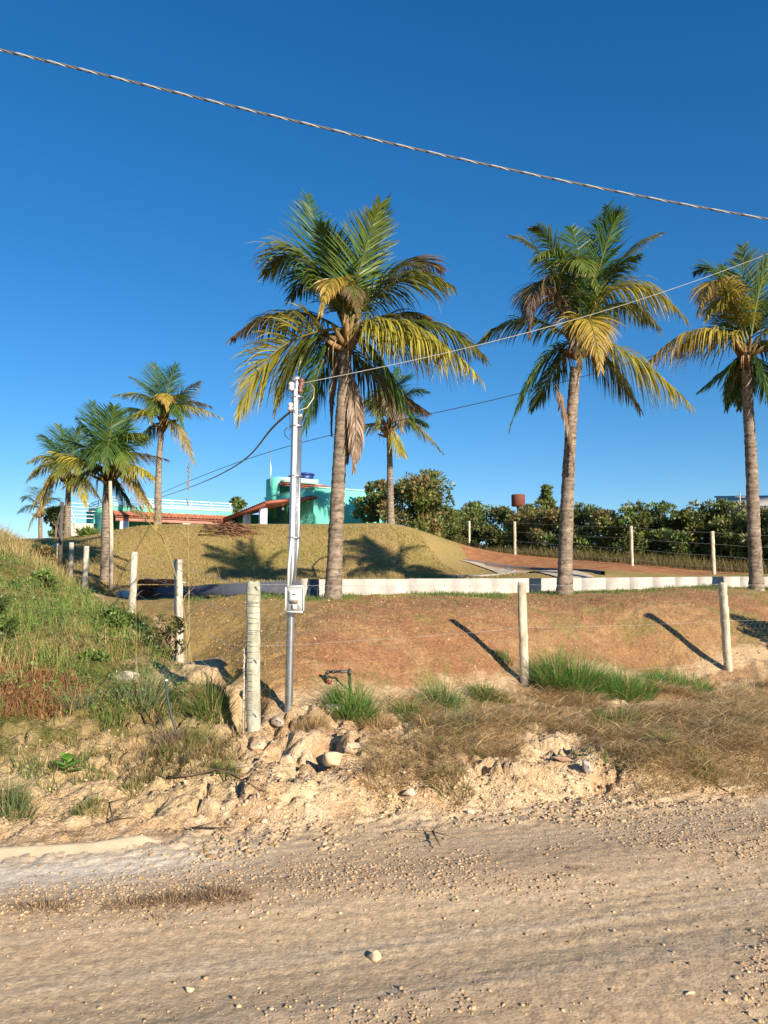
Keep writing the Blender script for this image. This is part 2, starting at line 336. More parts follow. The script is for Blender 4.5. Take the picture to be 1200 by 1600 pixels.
def ground_color(x, y, z):
    s, lot, wild, bey = masks(x, y)
    n1 = fbm(x, y, .7, 4, 100); n2 = fbm(x, y, 4.0, 4, 110); n3 = fbm(x, y, 18.0, 3, 120)
    def C(*c): return np.array(c, float)
    def mix(a, b, f): f = np.clip(f, 0, 1)[..., None]; return a * (1 - f) + b * f
    sh = x.shape + (3,)
    road = np.broadcast_to(C(.51, .375, .225), sh)
    al = x + .274 * y
    st = fbm(al * .35, s * 8, 1.0, 3, 130)
    road = mix(road, C(.58, .44, .29), sst(st, .45, .7) * .6); road = mix(road, C(.47, .335, .20), sst(st, .5, .25) * .45)
    grv = np.exp(-((s + 1.2) / .45) ** 2) + np.exp(-((s + 2.8) / .5) ** 2)
    road = mix(road, C(.42, .29, .175), np.clip(grv, 0, 1) * (.35 + .5 * n3))
    road = mix(road, C(.74, .64, .50), np.exp(-((s + .55) / .3) ** 2) * sst(-x, .4, 1.6) * .8)
    cream = mix(np.broadcast_to(C(.58, .42, .245), sh), C(.48, .32, .175), sst(n2, .35, .65))
    cream = mix(cream, C(.66, .52, .35), sst(n3, .55, .75) * .6)
    soil = mix(cream, C(.30, .17, .08), sst(n1, .45, .62) * sst(s, .9, 2.0) * .75)
    col = mix(road, cream, sst(s + (n2 - .5) * .3, -.15, .15)); col = mix(col, soil, sst(s, .5, 1.2))
    # reddish turf slope
    a, b = turf_ab(x, y); pl = hash2(np.floor(a + .5), np.floor(b + .5), 9)
    turf = mix(np.broadcast_to(C(.335, .165, .08), sh), C(.39, .225, .105), sst(n2, .38, .66)); turf = mix(turf, C(.20, .10, .05), sst(n3, .56, .72) * .5)
    turf = mix(turf, C(.30, .13, .055), (pl > .6) * .4)
    rgt = sst(x - .35 * y, .2, 1.6); turf = mix(turf, C(.36, .25, .105), np.clip(sst(n1 + (n3 - .5) * .5, .40, .75) * (.25 + .6 * rgt), 0, 1))
    turf = mix(turf, C(.22, .20, .06), sst(fbm(x, y, 1.6, 3, 140) + (n3 - .5) * .3, .58, .74) * .5)
    leftp = sst(-x, 0.6, 1.6)
    turf = mix(turf, C(.33, .24, .085), leftp * .7)
    fy = fence_y(x); toe = 1 - sst(y - fy + (n2 - .5) * .6, .25, .62)
    turf = mix(turf, C(.56, .39, .22), toe)
    wy = wall_y(x); top = sst(y, wy - 2.8, wy - .9)
    turf = mix(turf, C(.25, .24, .06), top * sst(n2, .4, .6) * .8)
    col = np.where(lot[..., None], turf, col)
    wsoil = mix(np.broadcast_to(C(.21, .16, .06), sh), C(.12, .12, .03), sst(n2, .4, .6))
    wsoil = mix(wsoil, C(.52, .37, .20), (1 - sst(s + (n2 - .5) * 1.2, 1.3, 2.3)))
    # bare earth along the fence line
    dl = (7.6 + (-1.27 - x) * 2.0 - y) / math.sqrt(5)
    wsoil = mix(wsoil, C(.50, .36, .20), (1 - sst(np.abs(dl) + (n2 - .5) * .7, .2, .7)) * (1 - sst(y, 10.5, 12)))
    col = np.where(wild[..., None], wsoil, col)
    # lawn on the mound, straw and olive
    lawn = mix(np.broadcast_to(C(.36, .262, .10), sh), C(.30, .24, .075), sst(n1, .42, .62))
    lawn = mix(lawn, C(.35, .235, .10), sst(fbm(x, y, .35, 3, 150), .5, .68) * .7)
    lawn = mix(lawn, C(.38, .29, .10), sst(n2, .55, .75) * .6)
    lawn = mix(lawn, C(.27, .25, .06), sst(fbm(x, y, 1.1, 3, 155), .62, .72) * .5)
    col = np.where(bey[..., None], lawn, col)
    redp = [tuple(P(*q)[:2]) for q in ((690, 856, 41), (735, 860, 43), (810, 868, 36), (990, 884, 32), (1120, 896, 30), (1250, 898, 30), (1085, 899, 26.5), (930, 893, 27.5), (735, 880, 31.5))]
    red = inpoly(x, y, redp)
    earth = mix(np.broadcast_to(C(.36, .15, .065), sh), C(.42, .21, .095), sst(n2, .4, .6))
    col = np.where((red & bey)[..., None], earth, col)
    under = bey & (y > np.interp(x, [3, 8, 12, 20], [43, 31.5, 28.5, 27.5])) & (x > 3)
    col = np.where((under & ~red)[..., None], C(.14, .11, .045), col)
    v = .86 + .28 * fbm(x, y, 45.0, 2, 160)
    return col * v[..., None]

def axis(segs):
    out = [segs[0][0]]
    for a, b, st in segs:
        n = max(1, int(round((b - a) / st))); out += list(a + (b - a) * np.arange(1, n + 1) / n)
    return np.array(out)
gr = [6 * 1.12 ** k for k in range(0, 12)]
xs = axis([(-700, -200, 100), (-200, -60, 20), (-60, -25, 2.5), (-25, -14, .5), (-14, -6, .1), (-6, -4.2, .04), (-4.2, 5.4, .021), (5.4, 7, .04), (7, 16, .1), (16, 30, .5), (30, 60, 2.5), (60, 200, 20), (200, 700, 100)])
ys = axis([(-200, -20, 30), (-20, 0, 2), (0, 2.4, .3), (2.4, 5, .024), (5, 8.4, .02), (8.4, 9.4, .03), (9.4, 16, .05), (16, 46, .16), (46, 80, 1), (80, 200, 10), (200, 1000, 80)])
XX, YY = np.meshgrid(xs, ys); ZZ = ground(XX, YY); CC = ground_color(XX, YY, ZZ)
nx, ny = len(xs), len(ys)
fx = (XX[:-1, :-1] + XX[1:, 1:]) / 2; fyy = (YY[:-1, :-1] + YY[1:, 1:]) / 2
I = (np.arange(ny - 1)[:, None] * nx + np.arange(nx - 1)[None])
Q = np.stack([I, I + 1, I + nx + 1, I + nx], -1)
VV = np.stack([XX, YY, ZZ], -1).reshape(-1, 3); CV = CC.reshape(-1, 3)
def sheet(name, mask, mat):
    q = Q[mask]; u, inv = np.unique(q.ravel(), return_inverse=True)
    mb = MB(); mb.add(VV[u], quads=inv.reshape(-1, 4), col=CV[u]); o = mb.build(name, mat, smooth=True); tag(o, kind='structure'); return o

def earth_mat(name, pebble, bumpd):
    m = bpy.data.materials.new(name); m.use_nodes = True; t = m.node_tree; t.nodes.clear(); L = t.links.new
    out = nn(t, 'ShaderNodeOutputMaterial'); b = nn(t, 'ShaderNodeBsdfPrincipled'); L(b.outputs[0], out.inputs[0])
    at = nn(t, 'ShaderNodeAttribute', attribute_name='Col'); tc = nn(t, 'ShaderNodeTexCoord')
    no = nn(t, 'ShaderNodeTexNoise'); no.inputs['Scale'].default_value = 26; no.inputs['Detail'].default_value = 8; no.inputs['Roughness'].default_value = .7; L(tc.outputs['Object'], no.inputs['Vector'])
    mr = nn(t, 'ShaderNodeMapRange'); mr.inputs['From Min'].default_value = .3; mr.inputs['From Max'].default_value = .7; mr.inputs['To Min'].default_value = .72; mr.inputs['To Max'].default_value = 1.26
    L(no.outputs['Fac'], mr.inputs['Value'])
    vo = nn(t, 'ShaderNodeTexVoronoi'); vo.inputs['Scale'].default_value = 42; L(tc.outputs['Object'], vo.inputs['Vector'])
    vr = nn(t, 'ShaderNodeMapRange'); vr.inputs['From Min'].default_value = 0; vr.inputs['From Max'].default_value = 1; vr.inputs['To Min'].default_value = 1 - pebble; vr.inputs['To Max'].default_value = 1 + pebble
    sep = nn(t, 'ShaderNodeSeparateColor'); L(vo.outputs['Color'], sep.inputs[0]); L(sep.outputs[0], vr.inputs['Value'])
    mu = nn(t, 'ShaderNodeMath', operation='MULTIPLY'); L(mr.outputs[0], mu.inputs[0]); L(vr.outputs[0], mu.inputs[1])
    vm = nn(t, 'ShaderNodeVectorMath', operation='SCALE'); L(at.outputs['Color'], vm.inputs[0]); L(mu.outputs[0], vm.inputs['Scale']); L(vm.outputs[0], b.inputs['Base Color'])
    b.inputs['Roughness'].default_value = .95; b.inputs['Specular IOR Level'].default_value = .12
    n2 = nn(t, 'ShaderNodeTexNoise'); n2.inputs['Scale'].default_value = 14; n2.inputs['Detail'].default_value = 10; n2.inputs['Roughness'].default_value = .72; L(tc.outputs['Object'], n2.inputs['Vector'])
    v2 = nn(t, 'ShaderNodeTexVoronoi'); v2.inputs['Scale'].default_value = 55; L(tc.outputs['Object'], v2.inputs['Vector'])
    ma = nn(t, 'ShaderNodeMath', operation='MULTIPLY_ADD'); ma.inputs[1].default_value = -.25; L(v2.outputs['Distance'], ma.inputs[0]); L(n2.outputs['Fac'], ma.inputs[2])
    bp = nn(t, 'ShaderNodeBump'); bp.inputs['Strength'].default_value = .9; bp.inputs['Distance'].default_value = bumpd; L(ma.outputs[0], bp.inputs['Height']); L(bp.outputs[0], b.inputs['Normal'])
    return m
M_road = earth_mat('dirt_road', .10, .009); M_earth = earth_mat('bare_earth', .14, .045); M_lawn = earth_mat('lawn', .12, .05)
fs = roads(fx, fyy); fb = fyy >= wall_y(fx); roadm = (fs < 0) & (fs > -9)
sheet('road', roadm, M_road)
sheet('ground', ~roadm & ~fb, M_earth)
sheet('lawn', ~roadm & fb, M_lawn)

# ------------------------------------------------------------------ retaining wall, path, kerb
def wall_block(mb, a, b, z0a, z0b, z1a, z1b, th, col):
    a = np.array(a, float); b = np.array(b, float); d = (b - a) / np.linalg.norm(b - a); n = np.array([-d[1], d[0]]) * th
    v = [[*a, z0a], [*b, z0b], [*(b + n), z0b], [*(a + n), z0a], [*a, z1a], [*b, z1b], [*(b + n), z1b], [*(a + n), z1a]]
    mb.add(v, [[0,3,2,1],[4,5,6,7],[0,1,5,4],[1,2,6,5],[2,3,7,6],[3,0,4,7]], col=col)
wl = empty('retaining_wall', (-1.35, 14.55, 1.4), 'low pale grey concrete block wall along the top of the red bank, behind the three big palms', 'wall')
wpts = [np.array(p) for p in WALL]
def run(poly, step, mb, ztop, cola, first=0):
    seg = []
    for a, b in zip(poly[:-1], poly[1:]):
        n = max(1, int(round(np.linalg.norm(b - a) / step)))
        for k in range(n):
            p, q = a + (b - a) * k / n, a + (b - a) * (k + 1) / n; d = (q - p) / np.linalg.norm(q - p)
            g = .0006
            c = np.array(cola) * random.uniform(.965, 1.03)
            jz = random.uniform(-.003, .003); n_ = np.array([-d[1], d[0]]) * random.uniform(-.001, .001)
            wall_block(mb, p + d * g + n_, q - d * g + n_, 1.0, 1.0, ztop(p) + jz, ztop(q) + jz, .15, c)
def zt(p):
    x = p[0]
    if x < -1.35: return float(np.interp(x, [-8.1, -1.35], [P(213, 921, 25.2)[2], P(490, 905, 14.55)[2]]))
    return float(np.interp(x, [-1.35, 3.4, 8.4, 16, 26], [P(490, 905, 14.55)[2], P(829, 903.5, 18.2)[2], P(1123, 901, 19.8)[2], 1.9, 1.95]))
mb = MB(); run(wpts[1:], .62, mb, zt, (.43, .395, .35)); mb.build('front_course', M_block, wl)
mb = MB(); run(wpts[:2], 40, mb, zt, (.12, .125, .15)); mb.build('side_course', M_block, wl)  # shaded look of the side run is put into its near-black navy colour
# short white end pillar and plaster smear at the corner
mb = MB(); mb.box((-1.52, 14.46, 1.2), (-1.36, 14.62, zt(wpts[1]) + .012), (.46, .40, .34)); mb.build('end_pillar', M_block, wl)

# concrete drive and its dark kerb on the right
def ribbon(px0, dz, col, width_px=None): pass
def gp(px, py): return G(px, py, y0=19.6)
U_ = [(716, 880), (770, 884), (830, 889), (880, 893.5), (925, 898)]; Lw = [(752, 886), (790, 891), (820, 896), (850, 900.5), (880, 903)]
U3 = np.array([gp(*q) for q in U_]); L3 = np.array([gp(*q) for q in Lw])
def dense(p, n=40):
    t = np.linspace(0, 1, len(p)); u = np.linspace(0, 1, n); c = np.stack([np.polyval(np.polyfit(t, p[:, k], 2), u) for k in range(2)], -1); return c
ud, ld = dense(U3), dense(L3)
rows = [ud + (ld - ud) * f for f in np.linspace(0, 1, 8)]
Vp = np.array([[[x, y, z] for x, y, z in zip(r[:, 0], r[:, 1], ground(r[:, 0], r[:, 1]) + .045)] for r in rows])
Vp[:, :, 2] -= .012
mb = MB(); i = (np.arange(7) * 40)[:, None]; j = np.arange(39)[None]; mb.add(Vp.reshape(-1, 3), np.stack([i + j, i + j + 1, i + j + 41, i + j + 40], -1).reshape(-1, 4), col=(.46, .38, .28))
tag(mb.build('path', M_block), kind='structure')
def curb(px, h, w, col):
    p = np.array([gp(*q) for q in px]); c = dense(p); z = ground(c[:, 0], c[:, 1]); z = np.convolve(np.pad(z, 5, mode='edge'), np.ones(11) / 11, 'valid'); d = np.gradient(c, axis=0); d /= np.linalg.norm(d, axis=1, keepdims=True); n = np.stack([-d[:, 1], d[:, 0]], -1) * w
    mb = MB()
    for k in range(len(c) - 1):
        a_, b_ = c[k], c[k + 1]; mb.add([[*a_, z[k] - .2], [*b_, z[k + 1] - .2], [*(b_ + n[k + 1]), z[k + 1] - .2], [*(a_ + n[k]), z[k] - .2], [*a_, z[k] + h], [*b_, z[k + 1] + h], [*(b_ + n[k + 1]), z[k + 1] + h], [*(a_ + n[k]), z[k] + h]], [[0,1,5,4],[2,3,7,6],[4,5,6,7]], col=col)
    return mb, c, z
kb, kc, kz = curb([(724, 879), (790, 883), (860, 888.5), (910, 893.5), (935, 896)], .09, .12, (.20, .17, .16))
o = kb.build('kerb', M_block, loc=(kc[0][0], kc[0][1], kz[0])); tag(o, 'dark concrete kerb edging the drive below the red earth bed', 'kerb')
mb = MB()
Kp = [G(*q, y0=20) for q in ((700, 901), (760, 900), (795, 897), (805, 893), (790, 889))]
Kd = np.stack([np.interp(np.linspace(0, 1, 60), np.linspace(0, 1, len(Kp)), [q[k] for q in Kp]) for k in range(2)], -1); mb.tube([on(p[0], p[1], .0) for p in Kd], .06, 6, (.40, .37, .32)); o = mb.build('lawn_edging', M_block, loc=on(*Kp[0][:2])); tag(o, 'thin curved concrete edging round the foot of the lawn mound', 'edging')

# remains of the concrete gutter at the road edge, left, and a short one at the right edge
def slab_thing(name, label, cat, px, th, col, w, lift=.03, seed=1):
    g = G([p[0] for p in px], [p[1] for p in px]); g[:, 2] += lift
    # resample
    t = np.linspace(0, 1, 40); L = np.linspace(0, 1, len(g)); c = np.stack([np.interp(t, L, g[:, k]) for k in range(3)], -1)
    c[:, 2] = np.convolve(np.pad(c[:, 2], 6, mode='edge'), np.ones(13) / 13, 'valid')
    d = np.gradient(c, axis=0); d[:, 2] = 0; d /= np.linalg.norm(d, axis=1, keepdims=True); nrm = np.stack([-d[:, 1], d[:, 0], 0 * d[:, 0]], -1)
    prof = [(-.5, -.10), (-.5, 0.0), (-.32, .012), (-.1, .02), (.12, .055), (.3, .11), (.42, .13), (.5, .12), (.5, -.1)]
    J = 1 + .1 * (fbm(t * 14, t * 0, 1, 3, seed) - .5); end = np.clip(np.minimum(t, 1 - t) * 12, .25, 1)
    V = np.stack([c + nrm * (a * w * (J * end ** .4))[:, None] + np.array([0, 0, 1.0]) * (h * th / .13 * end)[:, None] for a, h in prof], 1)
    K, n = V.shape[:2]; i = (np.arange(K - 1) * n)[:, None]; j = np.arange(n - 1)[None]
    q = np.stack([i + j, i + j + n, i + j + n + 1, i + j + 1], -1).reshape(-1, 4)
    mb = MB(); mb.add(V.reshape(-1, 3), q, [[0, k, k + 1] for k in range(1, n - 1)] + [[(K - 1) * n, (K - 1) * n + k + 1, (K - 1) * n + k] for k in range(1, n - 1)], col=col)
    o = mb.build(name, M_gutter, loc=tuple(c[0])); tag(o, label, cat); return o
M_gutter = mat_attr('worn_concrete', rough=.9, spec=.2, var=.14, nscale=5, bump=.7, bscale=35, bdist=.008)
slab_thing('gutter_kerb', 'smooth cream concrete gutter kerb at the left edge of the dirt road', 'kerb', [(-90, 1352), (0, 1343), (140, 1332), (255, 1317)], .05, (.60, .47, .30), .24, -.012)
slab_thing('broken_kerb', 'short crumbled piece of pale kerb under dry grass at the right edge of the photo', 'kerb', [(1125, 1232), (1160, 1227), (1230, 1219)], .06, (.55, .44, .30), .12, .02, 4)

# ------------------------------------------------------------------ stones
ico_v = []
ph = (1 + 5 ** .5) / 2
for a, b in ((1, ph), (-1, ph), (1, -ph), (-1, -ph)): ico_v += [(0, a, b), (a, b, 0), (b, 0, a)]
ico_v = np.array(ico_v, float); ico_v /= np.linalg.norm(ico_v[0])
_bm = __import__('bmesh').new(); _vs = [_bm.verts.new(v) for v in ico_v]; __import__('bmesh').ops.convex_hull(_bm, input=_vs); _bm.verts.index_update()
_bm.normal_update(); ico_f = np.array([[v.index for v in f.verts] for f in _bm.faces]); _order = [tuple(v.co) for v in _bm.verts]; ico_v = np.array(_order); _bm.free()
def stones(mb, c, r, col, flat=.65):
    N = len(c)
    V = np.broadcast_to(ico_v[None], (N, 12, 3)) * (1 + rng.uniform(-.42, .3, (N, 12, 1)))
    sc = np.stack([rng.uniform(.75, 1.35, N), rng.uniform(.75, 1.2, N), rng.uniform(flat - .2, flat + .2, N)], -1)
    V = V * sc[:, None]; a = rng.uniform(0, 6.28, N); ca, sa = np.cos(a), np.sin(a)
    X = V[..., 0] * ca[:, None] - V[..., 1] * sa[:, None]; Y = V[..., 0] * sa[:, None] + V[..., 1] * ca[:, None]
    V = np.stack([X, Y, V[..., 2]], -1) * r[:, None, None] + c[:, None]
    T = (ico_f[None] + (np.arange(N) * 12)[:, None, None]).reshape(-1, 3)
    mb.add(V.reshape(-1, 3), tris=T, col=np.repeat(col, 12, axis=0))
def gravel(N, dens, x0, x1, s0, s1, rmin, rmax, seed=0, extra=None):
    x = rng.uniform(x0, x1, N); s = rng.uniform(s0, s1, N); y = 6.04 + .274 * x + s * RN
    keep = rng.uniform(0, 1, N) < dens(x, y, s); x, y = x[keep], y[keep]
    r = rmin * (rmax / rmin) ** (rng.uniform(0, 1, len(x)) ** 2.2)
    z = ground(x, y) + r * .15
    v = rng.uniform(.75, 1.25, (len(x), 1)); col = np.where((roads(x, y) > 0.02)[:, None], np.array([[.54, .39, .235]]), np.array([[.42, .30, .175]])) * v
    w = rng.uniform(0, 1, len(x)) < .07; col[w] = np.array([.54, .42, .29]) * rng.uniform(.8, 1.1, (w.sum(), 1))
    w = rng.uniform(0, 1, len(x)) < .15; col[w] = np.array([.30, .19, .10]) * rng.uniform(.8, 1.2, (w.sum(), 1))
    return np.stack([x, y, z], -1), r, col
mb = MB()
def dens1(x, y, s):
    n = fbm(x, y, 1.6, 3, 300)
    g1 = np.exp(-((s + 1.2 + .1 * np.sin(x)) / .33) ** 2); g2 = np.exp(-((s + 2.75) / .38) ** 2) * sst(x, -1.6, .4); g3 = np.exp(-((s + .55) / .4) ** 2) * sst(x, -2.2, -.6)
    return np.clip(.02 + 1.0 * g1 * sst(n, .3, .55) + .9 * g2 * sst(n, .36, .55) + .6 * g3 * sst(n, .35, .6), 0, 1)
stones(mb, *gravel(90000, dens1, -5, 6.5, -3.6, 0, .0035, .014))
stones(mb, *gravel(60000, lambda x, y, s: .07 + .93 * dens1(x, y, s), -5, 6.5, -3.6, 0, .002, .006))
def dens2(x, y, s):
    n = fbm(x, y, 2.2, 3, 320)
    return sst(n, .35, .6) * (.9 - .6 * sst(s, .5, 1.6)) * (1 - .75 * sst(-x, .9, 1.6) * (1 - sst(s, .2, .5)))
stones(mb, *gravel(42000, dens2, -5.5, 7, -.35, 2.1, .003, .017))
stones(mb, *gravel(2500, lambda x, y, s: sst(fbm(x, y, 2, 3, 330), .45, .6), -1.2, 2.2, -.6, .4, .008, .026))
o = mb.build('gravel', M_stone); tag(o, 'loose pale gravel and rubble strewn over the dirt road and bank', 'gravel', kind='stuff')

mb = MB(); nS = 26000; x = rng.uniform(-3.5, 9.5, nS); y = rng.uniform(8, 18, nS); k = (y > fence_y(x) + .15) & (y < wall_y(x) - .2) & (rng.uniform(0, 1, nS) < np.exp(-y / 9) * 3.2 * (.35 + sst(fbm(x, y, 1.3, 3, 350), .42, .6))) & (x > -1.2 - (y - 8) * .42)
x, y = x[k], y[k]; r = .004 * 5 ** (rng.uniform(0, 1, len(x)) ** 2); c_ = np.where((rng.uniform(0, 1, (len(x), 1)) < .12), np.array([[.56, .42, .27]]), np.array([[.36, .19, .09]])) * rng.uniform(.7, 1.25, (len(x), 1))
stones(mb, np.stack([x, y, ground(x, y) + r * .2], -1), r, c_); tag(mb.build('earth_crumbs', M_stone), 'small crumbs of reddish earth scattered over the bare slope behind the fence', 'crumbs', kind='stuff')
def rock(px, py, r, label, col=(.52, .38, .24), flat=.6, name='rock', group=None):
    g = G(px, py); bm = __import__('bmesh').new(); __import__('bmesh').ops.create_icosphere(bm, subdivisions=3, radius=1)
    v = np.array([tuple(q.co) for q in bm.verts]); f = np.array([[q.index for q in t.verts] for t in bm.faces]); bm.free()
    sd = int(px + py)
    n = fbm(v[:, 0] * 1 + v[:, 2] + sd, v[:, 1] + v[:, 2] * .7, 1.3, 3, sd) - .5
    v = v * (1 + .5 * n[:, None])
    for _ in range(18):                                   # broken facets
        d = rng.normal(size=3); d /= np.linalg.norm(d); h = rng.uniform(.42, .75); e = v @ d - h; v = v - np.where(e > 0, e, 0)[:, None] * d
    v = v * np.array([rng.uniform(1.1, 1.6), 1, flat * 1.2]) * r * .9
    mb = MB(); mb.add(v + g + np.array([0, 0, r * flat * .45]), tris=f, col=col)
    return tag(mb.build(name, M_stone, loc=tuple(g)), label, 'rock', group)
rock(588, 1499, .045, 'lone fist-sized pale stone casting a shadow in the lower middle of the road', (.56, .42, .26))
rock(1078, 1553, .02, 'small round stone in the smooth track near the lower right corner', (.6, .45, .28))
rock(296, 1549, .024, 'small flat stone in the smooth track at lower left', (.6, .45, .28))
rock(434, 1132, .10, 'grey concrete-like rock at the foot of the metal service pole', (.40, .33, .25), .7)
rock(548, 1182, .10, 'pale clod of earth beside the dark erosion hole, the upper one', (.58, .44, .28), .8)
rock(520, 1195, .10, 'pale clod of earth on the lip of the dark erosion hole', (.55, .41, .25), .8)
rock(918, 1208, .055, 'upright grey shard of rock on the bank above the road', (.40, .34, .30), 1.4)
rock(878, 1192, .09, 'flat pinkish brown stone lying in straw on the bank', (.40, .25, .17), .35)
rock(640, 1243, .06, 'whitish rubble lump at the foot of the bank in the middle', (.54, .44, .32))
rock(735, 1270, .05, 'whitish rubble lump at the foot of the bank right of the middle one', (.52, .42, .30))
rock(200, 1062, .16, 'smooth grey boulder half buried behind the spiky tuft', (.36, .31, .26), .6)
rock(520, 1112, .10, 'pale rock at the foot of the black pipe stand', (.56, .46, .34), .6)
rock(402, 1172, .085, 'rounded cream clod at the foot of the thick corner post', (.60, .46, .29), .6)
rock(395, 1095, .12, 'cream rock fallen into the gully behind the corner post', (.52, .40, .26), .8)

# ------------------------------------------------------------------ palms
def trunk(mb, pts, r0, r1, flare=.22):
    base_seed = abs(pts[0][0] * 31) + 3
    p = np.array(pts, float); t = np.linspace(0, 1, len(p)); n = 130
    u = np.linspace(0, 1, n); c = np.stack([np.interp(u, t, p[:, k]) for k in range(3)], -1)
    for _ in range(60): c[1:-1] = (c[:-2] + c[1:-1] * 2 + c[2:]) / 4
    L = u * np.linalg.norm(p[-1] - p[0]); ring = (L / .085 + .9 * np.sin(L * 1.7)) % 1
    r = (r0 + (r1 - r0) * u ** .8) * (1 + flare * np.exp(-L / .35)) * (1 + .05 * (ring < .3)) * rng.uniform(.975, 1.025, n)
    K = n; m = 20
    a = np.arange(m) / m * 2 * math.pi
    rr = r[:, None] * (1 + .035 * rng.normal(size=(n, m)) + .04 * np.sin(a[None] * 2 + L[:, None] * 1.3))
    V = c[:, None] + np.stack([rr * np.cos(a), rr * np.sin(a), np.zeros((n, m)) + .008 * rng.normal(size=(n, m))], -1)
    i = np.arange(K - 1)[:, None] * m; j = np.arange(m)[None]; j2 = (j + 1) % m
    q = np.stack([i + j, i + j2, i + m + j2, i + m + j], -1).reshape(-1, 4)
    col = np.array([.27, .21, .155]) * rng.uniform(.8, 1.15, (n, 1)) * np.where((ring < .25)[:, None], .72, 1.0)
    colv = np.repeat(col, m, 0); dk = rng.uniform(0, 1, len(colv)) < .07; colv[dk] *= .4; colv *= .8 + .4 * fbm(np.repeat(L, m) * 1.5, np.tile(a, n), 1.0, 3, int(base_seed)) [:, None]
    mb.add(V.reshape(-1, 3), q, col=colv)

GREEN = np.array([.05, .105, .018]); GRN2 = np.array([.09, .165, .024]); YEL = np.array([.38, .32, .045]); ORG = np.array([.42, .25, .06]); BRN = np.array([.20, .115, .05]); DEAD = np.array([.27, .18, .11])
KIND = {'g': (GREEN, GRN2, .3), 'l': (GRN2, YEL * .7, .35), 'y': (YEL * .75 + GRN2 * .25, YEL * 1.1, .8), 'o': (YEL, ORG, .9), 'd': (DEAD, DEAD * .8, .6), 'm': (GREEN, YEL * .8, .75), 'b': (GREEN, BRN, 1.0)}
def frond(parent, name, p0, pm, p2, kind='g', leaf=.75, droop=.6, n=92, twist=0.0, close=0.0, w=.017, th=None):
    p0, pm, p2 = (np.array(a, float) for a in (p0, pm, p2)); pc = 2 * pm - .5 * (p0 + p2)
    t = np.linspace(0, 1, 60)[:, None]; C = (1 - t) ** 2 * p0 + 2 * t * (1 - t) * pc + t * t * p2
    h = p2 - p0; h[2] = 0
    if np.linalg.norm(h) < 1e-3: h = np.array([1., 0, 0])
    h /= np.linalg.norm(h); Sv = np.array([-h[1], h[0], 0.0])
    tt = np.sort(np.tile(np.linspace(.13, .995, n), 2) + rng.uniform(-.005, .005, 2 * n)); side = np.tile([1.0, -1.0], n)
    tt = np.clip(tt, 0, 1)
    pos = (1 - tt)[:, None] ** 2 * p0 + 2 * (tt * (1 - tt))[:, None] * pc + (tt ** 2)[:, None] * p2
    T = 2 * (1 - tt)[:, None] * (pc - p0) + 2 * tt[:, None] * (p2 - pc); T /= np.linalg.norm(T, axis=1, keepdims=True)
    Up = np.cross(T, Sv); Up *= np.sign(np.where(np.abs(Up[:, 2]) < 1e-6, 1, Up[:, 2]))[:, None]
    if abs(twist) > 0:
        ca, sa = math.cos(twist), math.sin(twist); S2 = Sv[None] * ca + Up * sa; Up = Up * ca - Sv[None] * sa
    else: S2 = np.broadcast_to(Sv, T.shape)
    prof = (.45 + .75 * np.sin(np.clip(tt * 1.05 + .08, 0, 1) * math.pi) ** .7) * (1 - .38 * tt ** 4)
    L = leaf * 1.22 * prof * rng.uniform(.82, 1.08, len(tt)); ang = np.radians(68 - 34 * tt + rng.normal(0, 4, len(tt)) - close * 40)
    lift = rng.normal(.12, .12, len(tt))
    d = np.cos(ang)[:, None] * T + np.sin(ang)[:, None] * (side[:, None] * S2 + lift[:, None] * Up)
    d /= np.linalg.norm(d, axis=1, keepdims=True)
    K = 6; q = np.linspace(0, 1, K); cen = np.zeros((len(tt), K, 3)); cen[:, 0] = pos; cur = d.copy()
    dr = droop * rng.uniform(.7, 1.3, len(tt)) * (1 + .5 * (rng.uniform(0, 1, len(tt)) < .12))
    wind = np.array([-.05, .04, 0]) * rng.uniform(0, 1, (len(tt), 1))
    for k in range(1, K):
        cur = cur + (np.array([0, 0, -1.0]) + wind) * (dr * (.18 + .32 * q[k]))[:, None]; cur /= np.linalg.norm(cur, axis=1, keepdims=True)
        cen[:, k] = cen[:, k - 1] + cur * (L / (K - 1))[:, None]
    Tn = np.gradient(cen, axis=1); Tn /= np.linalg.norm(Tn, axis=2, keepdims=True) + 1e-9
    ref = Up[:, None] * .8 + rng.normal(0, .35, (len(tt), 1, 3)); Wd = np.cross(Tn, ref); Wd /= np.linalg.norm(Wd, axis=2, keepdims=True) + 1e-9
    wp = np.array([.55, 1, 1, .85, .5, .06]) * w; Wd = Wd * wp[None, :, None] * rng.uniform(.7, 1.15, (len(tt), 1, 1))
    a, b, amt = KIND[kind]
    f = np.clip((tt[:, None] * .55 + q[None] * .45) ** 1.5 * amt * 1.3 + rng.normal(0, .1, (len(tt), 1)), 0, 1)[..., None]
    col = a * (1 - f) + b * f; br = (q[None, :, None] > .85) & (rng.uniform(0, 1, (len(tt), 1, 1)) < .4 * amt); col = np.where(br, BRN * 1.2, col) * rng.uniform(.8, 1.2, (len(tt), 1, 1))
    mb = MB(); mb.strips(cen, Wd, col)
    th = th or .028
    rc = np.array([.24, .22, .05]) if kind not in 'd' else DEAD
    mb.tube(C, th * (1 - .85 * t[:, 0]), 6, rc * (.8 + 0 * t) if kind != 'd' else np.repeat(rc[None], 60, 0))
    return mb.build(name, M_leaf, parent)

